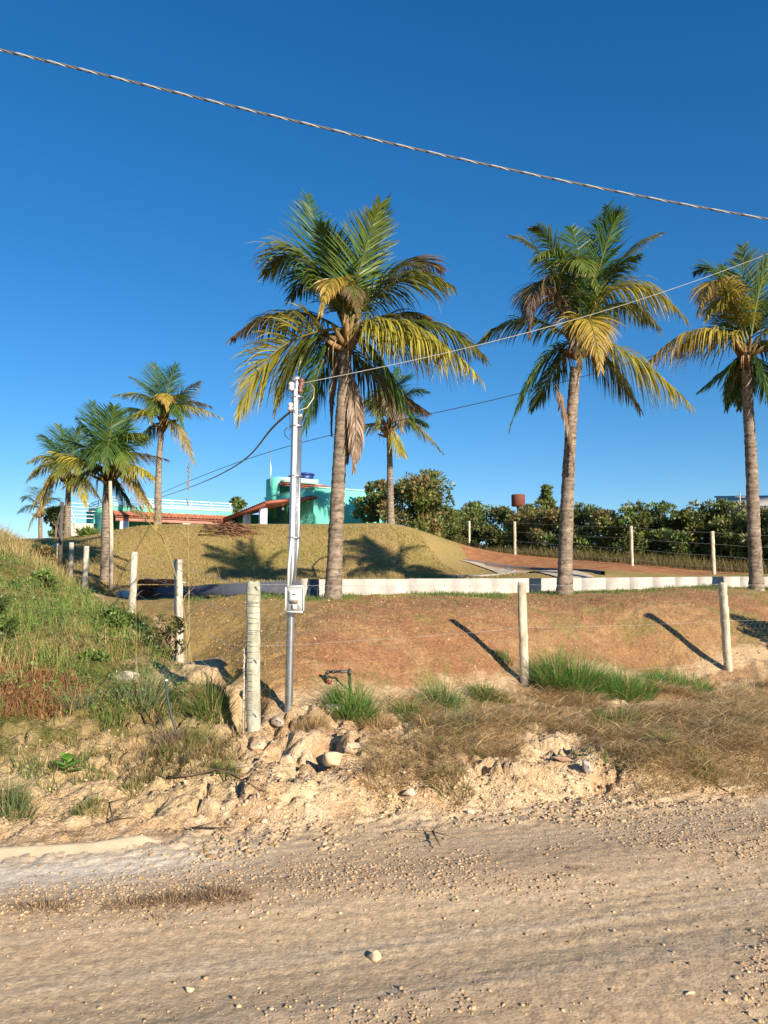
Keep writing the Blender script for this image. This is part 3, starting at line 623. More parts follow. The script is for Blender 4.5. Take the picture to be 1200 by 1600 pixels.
def palm(label, Y, trunk_px, r0, r1, crown, fronds, leaf=.75, group='coconut palms around the house', n=92, hook=True):
    """trunk_px: pixels from base to crown; fronds: (mx, my, tx, ty, dy_tip, kind, leafscale, droop)"""
    base = P(*trunk_px[0], Y); base[2] = ground(base[:1], base[1:2])[0] - .03
    root = empty('palm_tree', base, label, 'palm tree', group)
    pts = [base] + [P(*q, Y) for q in trunk_px[1:]]
    mb = MB(); trunk(mb, pts, r0, r1); mb.build('trunk', M_palm_bark, root, smooth=False)
    top = P(*crown, Y)
    # leaf bases, fibre and flower stalks at the heart
    hb = MB(); sc = leaf / .75
    for k in range(16):
        a = k * 2.4; el = rng.uniform(.2, 1.2); d = np.array([math.cos(a) * math.cos(el), math.sin(a) * math.cos(el), math.sin(el)]); s0 = top - np.array([0, 0, rng.uniform(.1, .45) * sc])
        hb.tube([s0, s0 + d * .25 * sc, s0 + d * .55 * sc + np.array([0, 0, .05])], [.075 * sc, .055 * sc, .02 * sc], 6, np.array([.26, .17, .075]) * rng.uniform(.6, 1.2))
    for k in range(9):
        a = rng.uniform(0, 6.28); d = np.array([math.cos(a), math.sin(a), 0]); s0 = top - np.array([0, 0, .2 * sc])
        hb.tube([s0, s0 + d * .22 * sc + (0, 0, .06), s0 + d * .33 * sc - (0, 0, .12 * sc), s0 + d * .34 * sc - (0, 0, rng.uniform(.3, .6) * sc)], [.02, .016, .012, .004], 5, np.array([.36, .23, .12]))
    hb.build('crown_heart', M_bark, root)
    fr = {}
    for f in fronds:
        mx, my, tx, ty, dy, kind = f[:6]; ls = f[6] if len(f) > 6 else 1.0; dr = f[7] if len(f) > 7 else .6; tw = f[8] if len(f) > 8 else 0.0
        st = f[9] if len(f) > 9 else None
        p0 = top + rng.normal(0, .04, 3) * sc if st is None else P(*st, Y)
        p0 = p0 + np.array([0, -.12 if (dy < 0) else .1, 0]) * (st is None)
        frond(root, 'dead_frond' if kind == 'd' else 'frond', p0, P(mx, my, Y + dy * .42), P(tx, ty, Y + dy), kind, leaf * ls, dr, n, tw, th=.03 * sc, w=.016 * max(.9, sc * .95))
    return root

palm('tallest coconut palm, directly right of the metal service pole, dead frond hanging down', 14.0,
     [(520, 950), (525, 830), (531, 700), (537, 600), (541, 548)], .134, .10, (541, 520), [
     (508, 405, 480, 306, 1.1, 'g', 1.0, .10), (522, 420, 500, 350, -.5, 'g', .7, .15), (562, 420, 594, 318, -.9, 'l', .85, .12), (578, 400, 606, 308, .8, 'g', .6, .2),
     
     (478, 405, 414, 428, .5, 'm', 1.15, .55), (505, 430, 455, 465, .9, 'g', .95, .6),
     (455, 490, 362, 529, .9, 'b', .85, .75), 
     (432, 548, 373, 652, -.9, 'y', 1.2, .35, .5), (468, 552, 430, 640, .2, 'm', 1.0, .7), (502, 570, 478, 668, .4, 'g', .95, .5), 
     (524, 436, 500, 492, -1.3, 'o', .48, .9), (548, 446, 562, 500, -1.4, 'b', .42, .9),
     (622, 440, 706, 447, -.4, 'm', 1.0, .55), (610, 425, 690, 420, .9, 'b', .95, .5), 
     (620, 492, 674, 508, 1.0, 'b', .7, .6), 
     (640, 508, 752, 592, -.7, 'y', 1.25, 1.1), (622, 516, 700, 545, -1.2, 'y', 1.1, 1.1), (668, 508, 758, 560, .7, 'm', 1.0, .8),
     (590, 560, 645, 655, -.2, 'g', .95, .6), (582, 585, 662, 640, .8, 'b', .9, .6),
     (556, 650, 552, 735, -.25, 'd', .50, 2.2, 0, (546, 570)), (548, 640, 542, 720, .1, 'd', .4, 2.2, 0, (542, 570)), (522, 590, 518, 680, .3, 'd', .22, 2.0, 0, (535, 555)),
     ])
palm('coconut palm in the middle of the right half, its dead frond hanging beside the trunk', 17.5,
     [(882, 945), (884, 850), (888, 740), (894, 640), (899, 575)], .160, .115, (901, 532), [
     (928, 410, 950, 322, .8, 'g', 1.1, .12), (942, 400, 968, 330, -.8, 'g', .9, .2), (905, 420, 892, 355, 1.0, 'g', .9, .2),
     (958, 420, 1030, 366, .4, 'm', .75, .4), (946, 440, 1000, 398, -.9, 'g', .75, .5),
     (858, 415, 796, 369, .9, 'm', .7, .3), (868, 400, 832, 356, -.2, 'l', .7, .3), 
     (880, 408, 838, 404, -1.3, 'l', .85, .8), (900, 410, 935, 450, -1.7, 'l', .7, .8),
     (852, 440, 818, 500, -.9, 'b', 1.0, .8), (846, 450, 828, 530, -1.4, 'd', .55, 1.1), 
     (818, 500, 742, 542, .5, 'm', .85, .7), 
     (845, 568, 797, 668, -.3, 'g', .85, .5, .3), (862, 585, 830, 640, .9, 'g', .75, .5),
     (975, 446, 1072, 498, -.5, 'y', 1.15, .8), (962, 475, 1030, 515, .9, 'm', .9, .8),
     (985, 555, 1078, 632, -.6, 'y', 1.35, 1.0), (945, 565, 1000, 640, .4, 'm', .95, .9),
     (920, 500, 938, 578, -1.3, 'o', .85, .7), (908, 505, 905, 580, -1.2, 'b', .6, .8),
     (884, 650, 898, 735, -.3, 'd', .34, 2.2, 0, (868, 600)), 
     ])
palm('coconut palm cut by the right edge of the photo, with golden fronds', 19.0,
     [(1182, 921), (1178, 830), (1174, 720), (1168, 620), (1166, 580)], .155, .115, (1165, 548), [
     (1162, 465, 1160, 385, .6, 'l', 1.05, .15), (1185, 460, 1205, 392, -.5, 'l', .9, .2), (1200, 480, 1240, 420, .5, 'g', .9, .4), (1145, 470, 1130, 415, .9, 'g', .8, .3),
     (1130, 440, 1088, 425, .8, 'g', .85, .5), (1125, 442, 1092, 490, -.9, 'o', .85, .8), (1140, 470, 1102, 500, -.4, 'y', .8, .7), 
     (1090, 515, 1006, 575, -.3, 'o', 1.25, 1.1), (1105, 520, 1050, 560, .7, 'm', .9, .9),
     (1132, 578, 1092, 612, .4, 'g', .65, .5), (1150, 585, 1135, 640, .8, 'g', .6, .7), (1160, 590, 1155, 640, 1.4, 'g', .6, .7),
     (1225, 500, 1300, 520, -.6, 'y', .95, .7), (1215, 540, 1280, 600, -.5, 'm', .9, .8), (1210, 460, 1290, 430, .8, 'g', .9, .5), (1190, 580, 1215, 650, -.5, 'g', .8, .6),  (1190, 585, 1235, 640, 1.0, 'g', .8, .6),
     
     ])
palm('coconut palm far behind on the mound, rising over the terrace railing', 38.0,
     [(247, 822), (247, 760), (249, 710), (253, 668)], .17, .125, (257, 655), [
     (248, 610, 240, 568, .6, 'g', 1, .2), (262, 610, 275, 570, -.5, 'g', .9, .2), (240, 615, 202, 588, .6, 'l', .8, .4), (280, 620, 312, 596, -.4, 'm', .85, .5),
     (230, 620, 178, 618, -.3, 'm', .8, .6), (235, 640, 195, 655, -.9, 'y', .9, .7), (220, 640, 200, 640, 1.5, 'g', .9, .6), (290, 635, 345, 652, -.8, 'y', .9, .7), (285, 630, 330, 635, 1.0, 'b', .9, .6),
     (278, 668, 303, 722, -.7, 'o', 1.0, .7), (235, 672, 215, 695, .8, 'g', .7, .7), (257, 615, 262, 640, -1.9, 'o', .6, .9), (248, 625, 235, 660, -1.6, 'l', .8, .8), (270, 630, 285, 665, -1.6, 'g', .8, .8), (265, 620, 290, 625, 1.8, 'g', .9, .6),
     ], leaf=.95, n=70)
palm('coconut palm behind the left fence, a bare wooden pole beside its trunk', 28.0,
     [(165, 912), (165, 850), (166, 790), (168, 752)], .172, .135, (169, 735), [
     (160, 680, 145, 628, .7, 'g', 1, .2), (172, 680, 178, 636, -.5, 'g', 1, .2), (185, 690, 205, 645, .5, 'g', .8, .3), (150, 690, 122, 655, -.5, 'g', .8, .4),
     (145, 705, 95, 685, .5, 'g', .8, .6), (190, 685, 230, 680, -.4, 'l', 1, .7), (195, 710, 262, 718, .5, 'b', .9, .6), (200, 725, 240, 745, -1.0, 'y', .95, .7), (195, 728, 247, 830, -.6, 'o', 1.0, .8),
     (200, 745, 250, 812, .2, 'o', .75, .8), (135, 720, 80, 705, -.2, 'y', .8, .7), (140, 735, 100, 760, -.8, 'm', .8, .8), (160, 700, 140, 730, -1.7, 'g', .8, .8), (182, 700, 195, 740, -1.6, 'l', .8, .9), (170, 690, 165, 735, -1.8, 'g', .8, .8),
     (178, 690, 190, 650, 1.4, 'g', .9, .4), (185, 760, 205, 790, .6, 'g', .7, .8),
     ], leaf=.92, n=74)
palm('coconut palm with drooping golden fronds, second from the left edge of the photo', 38.0,
     [(104, 868), (105, 830), (106, 790), (107, 760)], .16, .12, (108, 742), [
     (100, 700, 92, 665, .6, 'g', 1, .2), (115, 700, 125, 668, -.5, 'g', .9, .3), (85, 700, 68, 680, .5, 'g', .8, .5), (80, 715, 45, 722, -.3, 'y', .8, .6), (78, 725, 42, 752, .4, 'y', .8, .7),
     (85, 742, 46, 798, -.8, 'o', 1.1, .8), (82, 750, 62, 800, -.2, 'o', 1.0, .8), (130, 745, 158, 782, .3, 'b', .9, .8), (128, 710, 150, 700, 1.0, 'g', .9, .5), (100, 720, 85, 750, -1.7, 'm', .9, .8), (118, 715, 128, 750, -1.6, 'm', .9, .8), (120, 750, 135, 790, -.8, 'y', .8, .8)],
     leaf=.95, n=70)
palm('slender coconut palm on the mound between the tallest palm and the leafy tree', 36.0,
     [(611, 828), (610, 780), (609, 720), (608, 682)], .16, .12, (607, 665), [
     (618, 610, 640, 590, .6, 'g', .9, .3), (600, 605, 585, 580, -.4, 'g', .9, .2), (630, 620, 668, 612, .3, 'g', .9, .4), (635, 640, 672, 645, -.8, 'b', .9, .6), (580, 630, 555, 640, -.5, 'g', .9, .7),
     (580, 662, 548, 672, -.4, 'y', .8, .8), (640, 660, 692, 708, .4, 'y', .85, .6), (620, 690, 633, 712, -.8, 'y', .7, .8), (600, 620, 590, 670, -1.7, 'm', .9, .8), (618, 622, 628, 675, -1.6, 'b', .9, .9), (607, 610, 608, 650, -1.9, 'b', .9, .8), (610, 615, 620, 575, 1.3, 'g', .9, .3), (640, 655, 665, 665, 1.2, 'g', .8, .6)],
     leaf=.95, n=70)
palm('low small palm far behind at the left edge of the photo, over the dry scrub', 55.0,
     [(64, 838), (63, 822), (63, 808)], .15, .12, (64, 798), [
     (60, 775, 56, 762, .6, 'g', 1, .3), (48, 778, 36, 782, -.4, 'g', .9, .5), (50, 790, 28, 802, .4, 'g', .9, .6), (78, 780, 90, 780, -.3, 'g', .9, .5), (85, 795, 96, 815, .3, 'm', .9, .7), (52, 808, 44, 830, -.5, 'y', .8, .8), (70, 778, 78, 768, .6, 'g', .8, .4)],
     leaf=.85, n=34)

# ------------------------------------------------------------------ house on the mound (turned 32 degrees)
EU = np.array([.85, .53, 0]); EW = np.array([-.53, .85, 0]); EZ = np.array([0, 0, 1.0])
EU /= np.linalg.norm(EU); EW /= np.linalg.norm(EW)
class Loc:
    def __init__(s, o): s.o = np.array(o, float)
    def __call__(s, u, w, z): p = s.o + EU * u + EW * w; return np.array([p[0], p[1], z])
    def box(s, mb, u0, u1, w0, w1, z0, z1, col):
        v = [s(u0, w0, z0), s(u1, w0, z0), s(u1, w1, z0), s(u0, w1, z0), s(u0, w0, z1), s(u1, w0, z1), s(u1, w1, z1), s(u0, w1, z1)]
        mb.add(v, [[0,3,2,1],[4,5,6,7],[0,1,5,4],[1,2,6,5],[2,3,7,6],[3,0,4,7]], col=col)
MINT = (.17, .66, .50); WHITE = (.78, .78, .76); PINK = (.50, .17, .12); TILE = (.46, .16, .09)
def tiles(mb, p00, p10, p11, p01, cols, rows, col):
    """barrel clay tiles over the quad p00-p10 (eave) p01-p11 (ridge)"""
    p00, p10, p11, p01 = (np.array(p, float) for p in (p00, p10, p11, p01)); m = 8
    nrm = np.cross(p10 - p00, p01 - p00); nrm /= np.linalg.norm(nrm); nrm *= np.sign(nrm[2])
    u = np.linspace(0, 1, cols * m + 1); v = np.linspace(0, 1, rows * 2 + 1)
    h = .055 * np.abs(np.sin(u * cols * math.pi))
    U, Vv = np.meshgrid(u, v); H = h[None] + .03 * (1 - (Vv * rows) % 1.0)
    X = (1 - U)[..., None] * (1 - Vv)[..., None] * p00 + U[..., None] * (1 - Vv)[..., None] * p10 + U[..., None] * Vv[..., None] * p11 + (1 - U)[..., None] * Vv[..., None] * p01 + H[..., None] * nrm
    nx_ = len(u); i = np.arange(len(v) - 1)[:, None] * nx_; j = np.arange(nx_ - 1)[None]
    q = np.stack([i + j, i + j + 1, i + j + nx_ + 1, i + j + nx_], -1).reshape(-1, 4)
    c = np.array(col) * (.8 + .45 * hash2(np.floor(U * cols), np.floor(Vv * rows), 5))[..., None]
    mb.add(X.reshape(-1, 3), q, col=c.reshape(-1, 3))
    mb.prism([p00, p10, p11, p01], .07, (.22, .09, .06))
def zat(py, Y): return float(P(600, py, Y)[2])

O = P(490, 762, 42.0); H = Loc((O[0], O[1], 0)); ztop = O[2]; GZ = 3.9
house = empty('house', (O[0], O[1], GZ), 'mint green house with red tiled veranda and white columns on top of the grassy mound', 'house')
mb = MB(); H.box(mb, 0, 5.2, 0, 6.5, GZ - .5, ztop, MINT); H.box(mb, -.06, 5.26, -.06, 6.56, ztop, ztop + .06, (.40, .72, .62))
mb.build('main_block', M_paint, house)
mb = MB(); H.box(mb, .9, 1.7, -.012, .0, GZ, GZ + .45, (.8, .8, .8)); mb.build('skirting', M_paint, house)
# veranda: lean-to roof along the left side
C0, C1 = H(0.0, -.35, zat(776, 42) - .02), H(0.0, 6.5, zat(776, 42) + .1)
B0, B1 = H(-2.95, -.35, zat(786, 40.4)), H(-3.2, 6.6, zat(786, 40.4) - .62)
mb = MB(); tiles(mb, B0, B1, C1, C0, 26, 7, TILE); mb.build('veranda_roof', M_tile, house)
mb = MB()
for k in range(9):
    f = k / 8; a = B0 * (1 - f) + B1 * f - EZ * .08; b = C0 * (1 - f) + C1 * f - EZ * .08; a = a * .99 + b * .01
    mb.tube([a, b], .055, 4, (.16, .05, .035))
mb.tube([B0 - EZ * .1, B1 - EZ * .1], .085, 4, (.30, .09, .06)); mb.tube([B0 - EZ * .02 - EW * .02, C0 - EZ * .02 - EW * .02], .075, 4, (.48, .15, .10)); mb.build('rafters', M_paint, house)
for w_ in (0.1, 2.3, 4.6):
    mb = MB(); zt_ = B0[2] + (B1[2] - B0[2]) * (w_ / 6.9) - .14; H.box(mb, -2.95, -2.62, w_, w_ + .33, GZ - .6, zt_, WHITE); mb.build('column', M_paint, house)
mb = MB(); H.box(mb, -3.0, -.02, -.25, 6.5, GZ - .5, GZ + .12, (.4, .33, .28)); mb.build('veranda_floor', M_block, house)
mb = MB(); H.box(mb, -3.1, -.02, 6.55, 6.75, GZ - .5, ztop - 1.0, MINT); mb.build('end_wall', M_paint, house)
mb = MB(); H.box(mb, -.04, -.003, 2.2, 3.1, GZ + .15, GZ + 2.1, (.10, .045, .03)); d = mb.build('door', M_paint, house)
mb = MB(); mb.tube([H(-1.6, .4, zat(786, 41) + .05), H(-1.6, .4, zat(786, 41) - .18)], [.02, .02], 6, (.7, .7, .7)); mb.tube([H(-1.6, .4, zat(786, 41) - .16), H(-1.6, .4, zat(786, 41) - .32)], [.05, .07], 8, (.75, .75, .72)); mb.build('hanging_lamp', M_plastic, house)
# raised block behind
O2 = P(432, 745, 46.0); U2 = Loc((O2[0], O2[1], 0)); z2 = O2[2]
mb = MB(); U2.box(mb, 0, .22, 0, 1.5, 5.5, z2, MINT); U2.box(mb, .22, 2.6, 1.3, 1.5, 5.5, z2, MINT); U2.box(mb, 2.6, 2.85, .6, 1.5, 5.5, z2 - .3, MINT)
U2.box(mb, .22, 2.75, -.02, 1.3, z2 - .26, z2 + .02, (.38, .70, .60)); mb.build('upper_block', M_paint, house)
mb = MB(); tiles(mb, U2(.1, -.65, z2 - .52), U2(3.75, -.65, z2 - .62), U2(3.75, .9, z2 - .24), U2(.1, .9, z2 - .24), 22, 3, TILE); mb.build('upper_awning', M_tile, house)
mb = MB(); U2.box(mb, 1.55, 1.75, .15, .35, 5.5, z2 - .45, WHITE); mb.build('column', M_paint, house)
mb = MB(); U2.box(mb, .5, 1.25, 1.24, 1.3, 5.5, z2 - 1.0, (.20, .09, .06)); mb.build('shutter', M_paint, house)
mb = MB(); mb.tube([U2(-.15, .5, z2 - .5), U2(-.15, .5, z2 + .2), U2(-.2, .5, zat(697, 46.5))], [.035, .03, .02], 6, (.8, .8, .8)); mb.build('antenna_mast', M_metal, house)
mb = MB(); U2.box(mb, 1.9, 3.6, 1.0, 2.6, z2 - .25, z2 - .12, (.45, .36, .30)); mb.build('tank_slab', M_block, house)
tk = P(481.5, 752, 48.0); tkp = U2(2.75, 1.8, z2 - .12); tkr = .57
tank = empty('water_tank', tkp, 'deep blue round plastic water tank on the roof of the mint green house', 'water tank')
mb = MB(); zt0 = z2 - .12; mb.tube([tkp, tkp + EZ * .12, tkp + EZ * .30, tkp + EZ * .34, tkp + EZ * .62], [tkr * .76, tkr * .8, tkr * .87, tkr * .9, tkr * .98], 28, (.012, .035, .16)); mb.build('barrel', M_plastic, tank, smooth=False)
mb = MB(); mb.tube([tkp + EZ * .62, tkp + EZ * .68, tkp + EZ * .72, tkp + EZ * .78], [tkr * 1.06, tkr * 1.06, tkr * .9, tkr * .3], 28, (.015, .045, .2)); mb.build('lid', M_plastic, tank)
mb = MB(); mb.tube([tkp - EU * .35 - EW * .42 + EZ * .25, tkp - EU * .35 - EW * .62 + EZ * .25, tkp - EU * .35 - EW * .62 - EZ * .1], .03, 6, (.75, .75, .75)); mb.tube([tkp + EU * .3 - EW * .42 + EZ * .02, tkp + EU * .3 - EW * .6 + EZ * .02], .07, 8, (.75, .75, .75)); mb.build('pipe', M_plastic, tank)

# terrace building on the left
O3 = P(166, 790, 42.0); T3 = Loc((O3[0], O3[1], 0)); zp = O3[2]; LT = 7.1
ter = empty('terrace_building', (O3[0], O3[1], 3.4), 'long low annexe with white rooftop railing and tiled eave left of the house', 'building')
mb = MB(); T3.box(mb, 0, LT, 0, 5, zp - .38, zp - .02, MINT); T3.box(mb, 0, LT, 2.4, 5, 2.8, zp - .38, MINT); T3.box(mb, 0, .25, 0, 2.4, 2.8, zp - .38, MINT); mb.build('walls', M_paint, ter)
mb = MB(); T3.box(mb, -.05, LT, -.04, .12, zp - .02, zp + .10, (.42, .72, .64)); T3.box(mb, -.05, .12, .12, 5, zp - .02, zp + .10, (.42, .72, .64)); mb.build('parapet', M_paint, ter)
mb = MB(); tiles(mb, T3(.3, -1.0, zp - .62), T3(LT, -1.0, zp - .62), T3(LT, -.02, zp - .30), T3(.3, -.02, zp - .30), 34, 3, TILE); mb.build('tiled_eave', M_tile, ter)
mb = MB(); T3.box(mb, .3, LT, -.95, -.80, zp - .86, zp - .70, (.48, .22, .17)); mb.build('beam', M_paint, ter)
for u_ in (.55, 3.9, 6.5):
    mb = MB(); T3.box(mb, u_, u_ + .42, -.97, -.62, 2.8, zp - .86, WHITE); mb.build('column', M_paint, ter)
mb = MB()
T3.box(mb, .26, LT, -1.2, 2.4, 2.8, 3.55, (.4, .34, .28)); mb.build('veranda_floor', M_block, ter)
rail = MB(); RH = P(166, 776, 42.0)[2] - zp
for k in range(7): u_ = .1 + (LT - .2) * k / 6; rail.tube([T3(u_, .04, zp + .08), T3(u_, .04, zp + RH)], .028, 6, WHITE)
for h_ in (.36, .68, 1.0): rail.tube([T3(.1, .04, zp + RH * h_), T3(LT, .04, zp + RH * h_)], .022, 6, WHITE)
for w_ in (2.4, 4.8): rail.tube([T3(.1, w_, zp + .08), T3(.1, w_, zp + RH)], .028, 6, WHITE)
for h_ in (.36, .68, 1.0): rail.tube([T3(.1, .04, zp + RH * h_), T3(.1, 4.8, zp + RH * h_)], .022, 6, WHITE)
rail.build('railing', M_paint, ter)
mb = MB()
for k in range(6): T3.box(mb, -1.5 + .0, -.02, .3 + k * .3, .6 + k * .3, 2.8, 3.3 + k * .28, (.55, .50, .42))
T3.box(mb, -1.5, -.02, 2.1, 3.4, 2.8, 5.0, (.55, .50, .42)); mb.build('steps', M_block, ter)
st = MB(); z_a = zat(838, 42)
for h_ in (0, .2, .4, .6, .8): st.tube([T3(-1.55, 2.2, zp - .55 + h_), T3(-.05, 2.2, zp - .55 + h_)], .02, 6, WHITE)
st.tube([T3(-1.55, 2.2, zp - .6), T3(-1.55, 2.2, zp + .28)], .028, 6, WHITE); st.tube([T3(-1.55, 2.2, zp + .28), T3(-1.55, .2, z_a + .9), T3(-1.55, .2, z_a - .2)], .028, 6, WHITE); st.tube([T3(-1.55, 2.2, zp - .2), T3(-1.55, .2, z_a + .5)], .02, 6, WHITE)
st.build('stair_railing', M_paint, ter)

# ------------------------------------------------------------------ far roof, far tank
R0 = P(1118, 790, 60)
fh = empty('far_building', (R0[0], R0[1], 3), 'grey building with a pale sloping metal roof beyond the hedge at the right edge', 'building')
mb = MB(); a, b, c, d = P(1116, 775, 67), P(1300, 773, 69), P(1300, 790, 63.5), P(1156, 789, 63.5)
mb.prism([a, b, c, d], .12, (.42, .38, .34)); mb.build('roof', M_block, fh)
mb = MB(); lo = 2.0
for p, q in ((a, d), (d, c), (c, b), (b, a)):
    p, q = np.array(p) * (1, 1, 1) - (0, 0, .13), np.array(q) - (0, 0, .13); ctr = (a + b + c + d) / 4
    p = p + (ctr - p) * (.03, .03, 0); q = q + (ctr - q) * (.03, .03, 0)
    mb.add([[p[0], p[1], lo], [q[0], q[1], lo], q, p], [[0, 1, 2, 3]], col=(.20, .19, .20))
mb.build('walls', M_paint, fh)
ft = P(810, 800, 60)
t_ = empty('metal_tank', (ft[0], ft[1], 2.5), 'rust brown cylindrical water tank rising above the hedge', 'water tank')
mb = MB(); zt0, zt1 = P(810, 791, 60)[2], P(810, 773, 60)[2]; mb.tube([(ft[0], ft[1], zt0), (ft[0], ft[1], zt0 + .02), (ft[0], ft[1], zt1 - .05), (ft[0], ft[1], zt1)], [.50, .52, .52, .5], 24, (.16, .055, .035)); mb.build('cylinder', M_paint, t_)
mb = MB(); mb.tube([(ft[0], ft[1], 2.0), (ft[0], ft[1], zt0)], .12, 10, (.16, .06, .04)); mb.build('stem', M_paint, t_)
mb = MB(); mb.tube([(ft[0] + .62, ft[1], 2.5), (ft[0] + .62, ft[1], zt0 + .12), (ft[0] + .5, ft[1], zt0 + .12)], .03, 6, (.6, .6, .6)); mb.build('inlet_pipe', M_metal, t_)
def thin_pole(name, px, py0, py1, Y, r, label, cat, arms=True, col=(.36, .34, .31), mat=None):
    a = P(px, py1, Y); g = on(a[0], a[1]); e = empty(name, g, label, cat)
    mb = MB(); mb.tube([g, a], [r, r * .75], 8, col); mb.build('shaft', mat or M_block, e)
    if arms:
        mb = MB(); mb.tube([a - (r * 6, 0, .3), a + (r * 6, 0, -.3)], r * .5, 5, col); mb.tube([a - (r * 4, 0, .8), a + (r * 4, 0, -.8)], r * .5, 5, col); mb.build('cross_arm', mat or M_block, e)
thin_pole('utility_pole', 1156, 800, 770, 55, .06, 'thin pale utility pole in front of the sloping roof at the far right', 'utility pole')
thin_pole('utility_pole', 97, 870, 784, 26, .085, 'dark wooden pole with a loose hanging cable beside the second palm from the left', 'utility pole', arms=False, col=(.10, .085, .07), mat=M_post)
dc = [P(*q) for q in ((97, 790, 25.9), (92, 806, 25.8), (89, 820, 25.8), (93, 838, 25.8), (96, 850, 25.88), (98, 845, 25.9))]
mb = MB(); mb.tube(dc, .022, 6, (.05, .05, .055)); tag(mb.build('hanging_cable', M_plastic, loc=tuple(dc[0])), 'dark loop of loose cable hanging from the wooden pole at left', 'cable')
# low wall with a pale sheet behind the left fence
mb = MB(); A0, B0_ = P(90, 850, 34), P(125, 838, 40); wall_block(mb, A0[:2], B0_[:2], 1.2, 1.2, A0[2], B0_[2], .2, (.50, .46, .40)); tag(mb.build('garden_wall', M_block, loc=on(A0[0], A0[1])), 'low pale unfinished wall behind the second palm from the left', 'wall')

# ------------------------------------------------------------------ fences
def post(name, base, top, r, parent, col, knob=True):
    b, t = np.array(base, float), np.array(top, float); n = 26; u = np.linspace(0, 1, n)[:, None]
    c = b + (t - b) * u + rng.normal(0, .0025, (n, 3)); rr = r * (1 + rng.uniform(-.05, .05, n)); rr[-1] *= .9
    mb = MB(); m = 14; a = np.arange(m) / m * 6.283; sh = 1 + .05 * np.sin(a * 3 + rng.uniform(0, 6)) + .03 * rng.normal(size=m)
    V = c[:, None] + np.stack([(rr[:, None] * sh) * np.cos(a), (rr[:, None] * sh) * np.sin(a), np.zeros((n, m)) + (rng.normal(0, .006, m) * (np.arange(n) == n - 1)[:, None])], -1)
    i = np.arange(n - 1)[:, None] * m; j = np.arange(m)[None]; q = np.stack([i + j, i + (j + 1) % m, i + m + (j + 1) % m, i + m + j], -1).reshape(-1, 4)
    V = np.vstack([V.reshape(-1, 3), c[-1] - (0, 0, .004)]); cc = np.array(col) * rng.uniform(.85, 1.15, (len(V), 1)); cc[-1] *= .6
    mb.add(V, q, [[n * m, (n - 1) * m + k, (n - 1) * m + (k + 1) % m] for k in range(m)], col=cc); return mb.build(name, M_post, parent)
PC = (.46, .40, .29); PG = (.35, .34, .255)
ff = empty('wire_fence', (-1.27, 7.6, .3), 'wire mesh fence on round wooden posts along the foot of the red bank', 'fence')
posts = []
for i, (px, py0, py1, Y, r, col, dx) in enumerate(((396, 1155, 908, 7.6, .066, PG, 0), (818, 1080, 910, 11.0, .062, PC, -3), (1137, 1055, 910, 13.0, .066, PC, -8), (1392, 1040, 908, 14.7, .065, PC, 0))):
    b = P(px + (0 if dx == 0 else 2), py0, Y); b[2] = ground(b[:1], b[1:2])[0] - .1; t = P(px + dx, py1, Y); posts.append(t); post('post', b, t, r, ff, col)
# wire wrapped tightly round the corner post, and a sawn board behind it
c0 = np.array([posts[0][0], posts[0][1]])
mb = MB(); a = np.linspace(0, 6.283 * 34, 34 * 14); zz = np.linspace(posts[0][2] - .12, .5, len(a)); zz = zz + .02 * np.sin(a * .37)
mb.tube(np.stack([c0[0] + .072 * np.cos(a), c0[1] + .072 * np.sin(a), zz], -1), .0022, 4, (.42, .42, .36)); mb.build('wrapped_wire', M_wire, ff)
mb = MB(); mb.box((c0[0] - .085, c0[1] - .01, .1), (c0[0] - .066, c0[1] + .05, 1.12), (.50, .44, .34)); mb.build('side_board', M_post, ff)
mb = MB()
for zz_ in (posts[0][2] - .05, 1.02, .52): mb.tube([(c0[0] + .03, c0[1] - .072, zz_), (c0[0] + .075, c0[1] - .085, zz_ - .02)], .006, 5, (.6, .6, .6))
mb.build('staples', M_wire, ff)
def wire(mb, a, b, sag, r=.002, n=24, col=(.55, .54, .5), barb=0):
    a, b = np.array(a), np.array(b); u = np.linspace(0, 1, n)[:, None]; c = a + (b - a) * u; c[:, 2] -= sag * 4 * u[:, 0] * (1 - u[:, 0]); c[1:-1] += rng.normal(0, .003, (n - 2, 3)); mb.tube(c, r, 4, col, cap=False)
    if barb:
        L = np.linalg.norm(b - a)
        for k in range(int(L / .13)):
            u_ = (k + .5) * .13 / L; p = a + (b - a) * u_; p[2] -= sag * 4 * u_ * (1 - u_)
            for _ in range(2): d = rng.normal(size=3); d /= np.linalg.norm(d); mb.tube([p - d * .014, p + d * .014], r * .8, 3, col, cap=False)
heights = (-.03, -.62, -1.28)
tops = [posts[0] - (0, .07, 0), posts[1] - (0, .07, 0), posts[2] - (0, .07, 0), posts[3] - (0, .07, 0)]
mb = MB()
for a, b in zip(tops[:-1], tops[1:]):
    for k, h in enumerate(heights): wire(mb, a + (0, 0, h), b + (0, 0, h), .02, .0014, barb=1)
mb.build('barbed_wire', M_wire, ff)
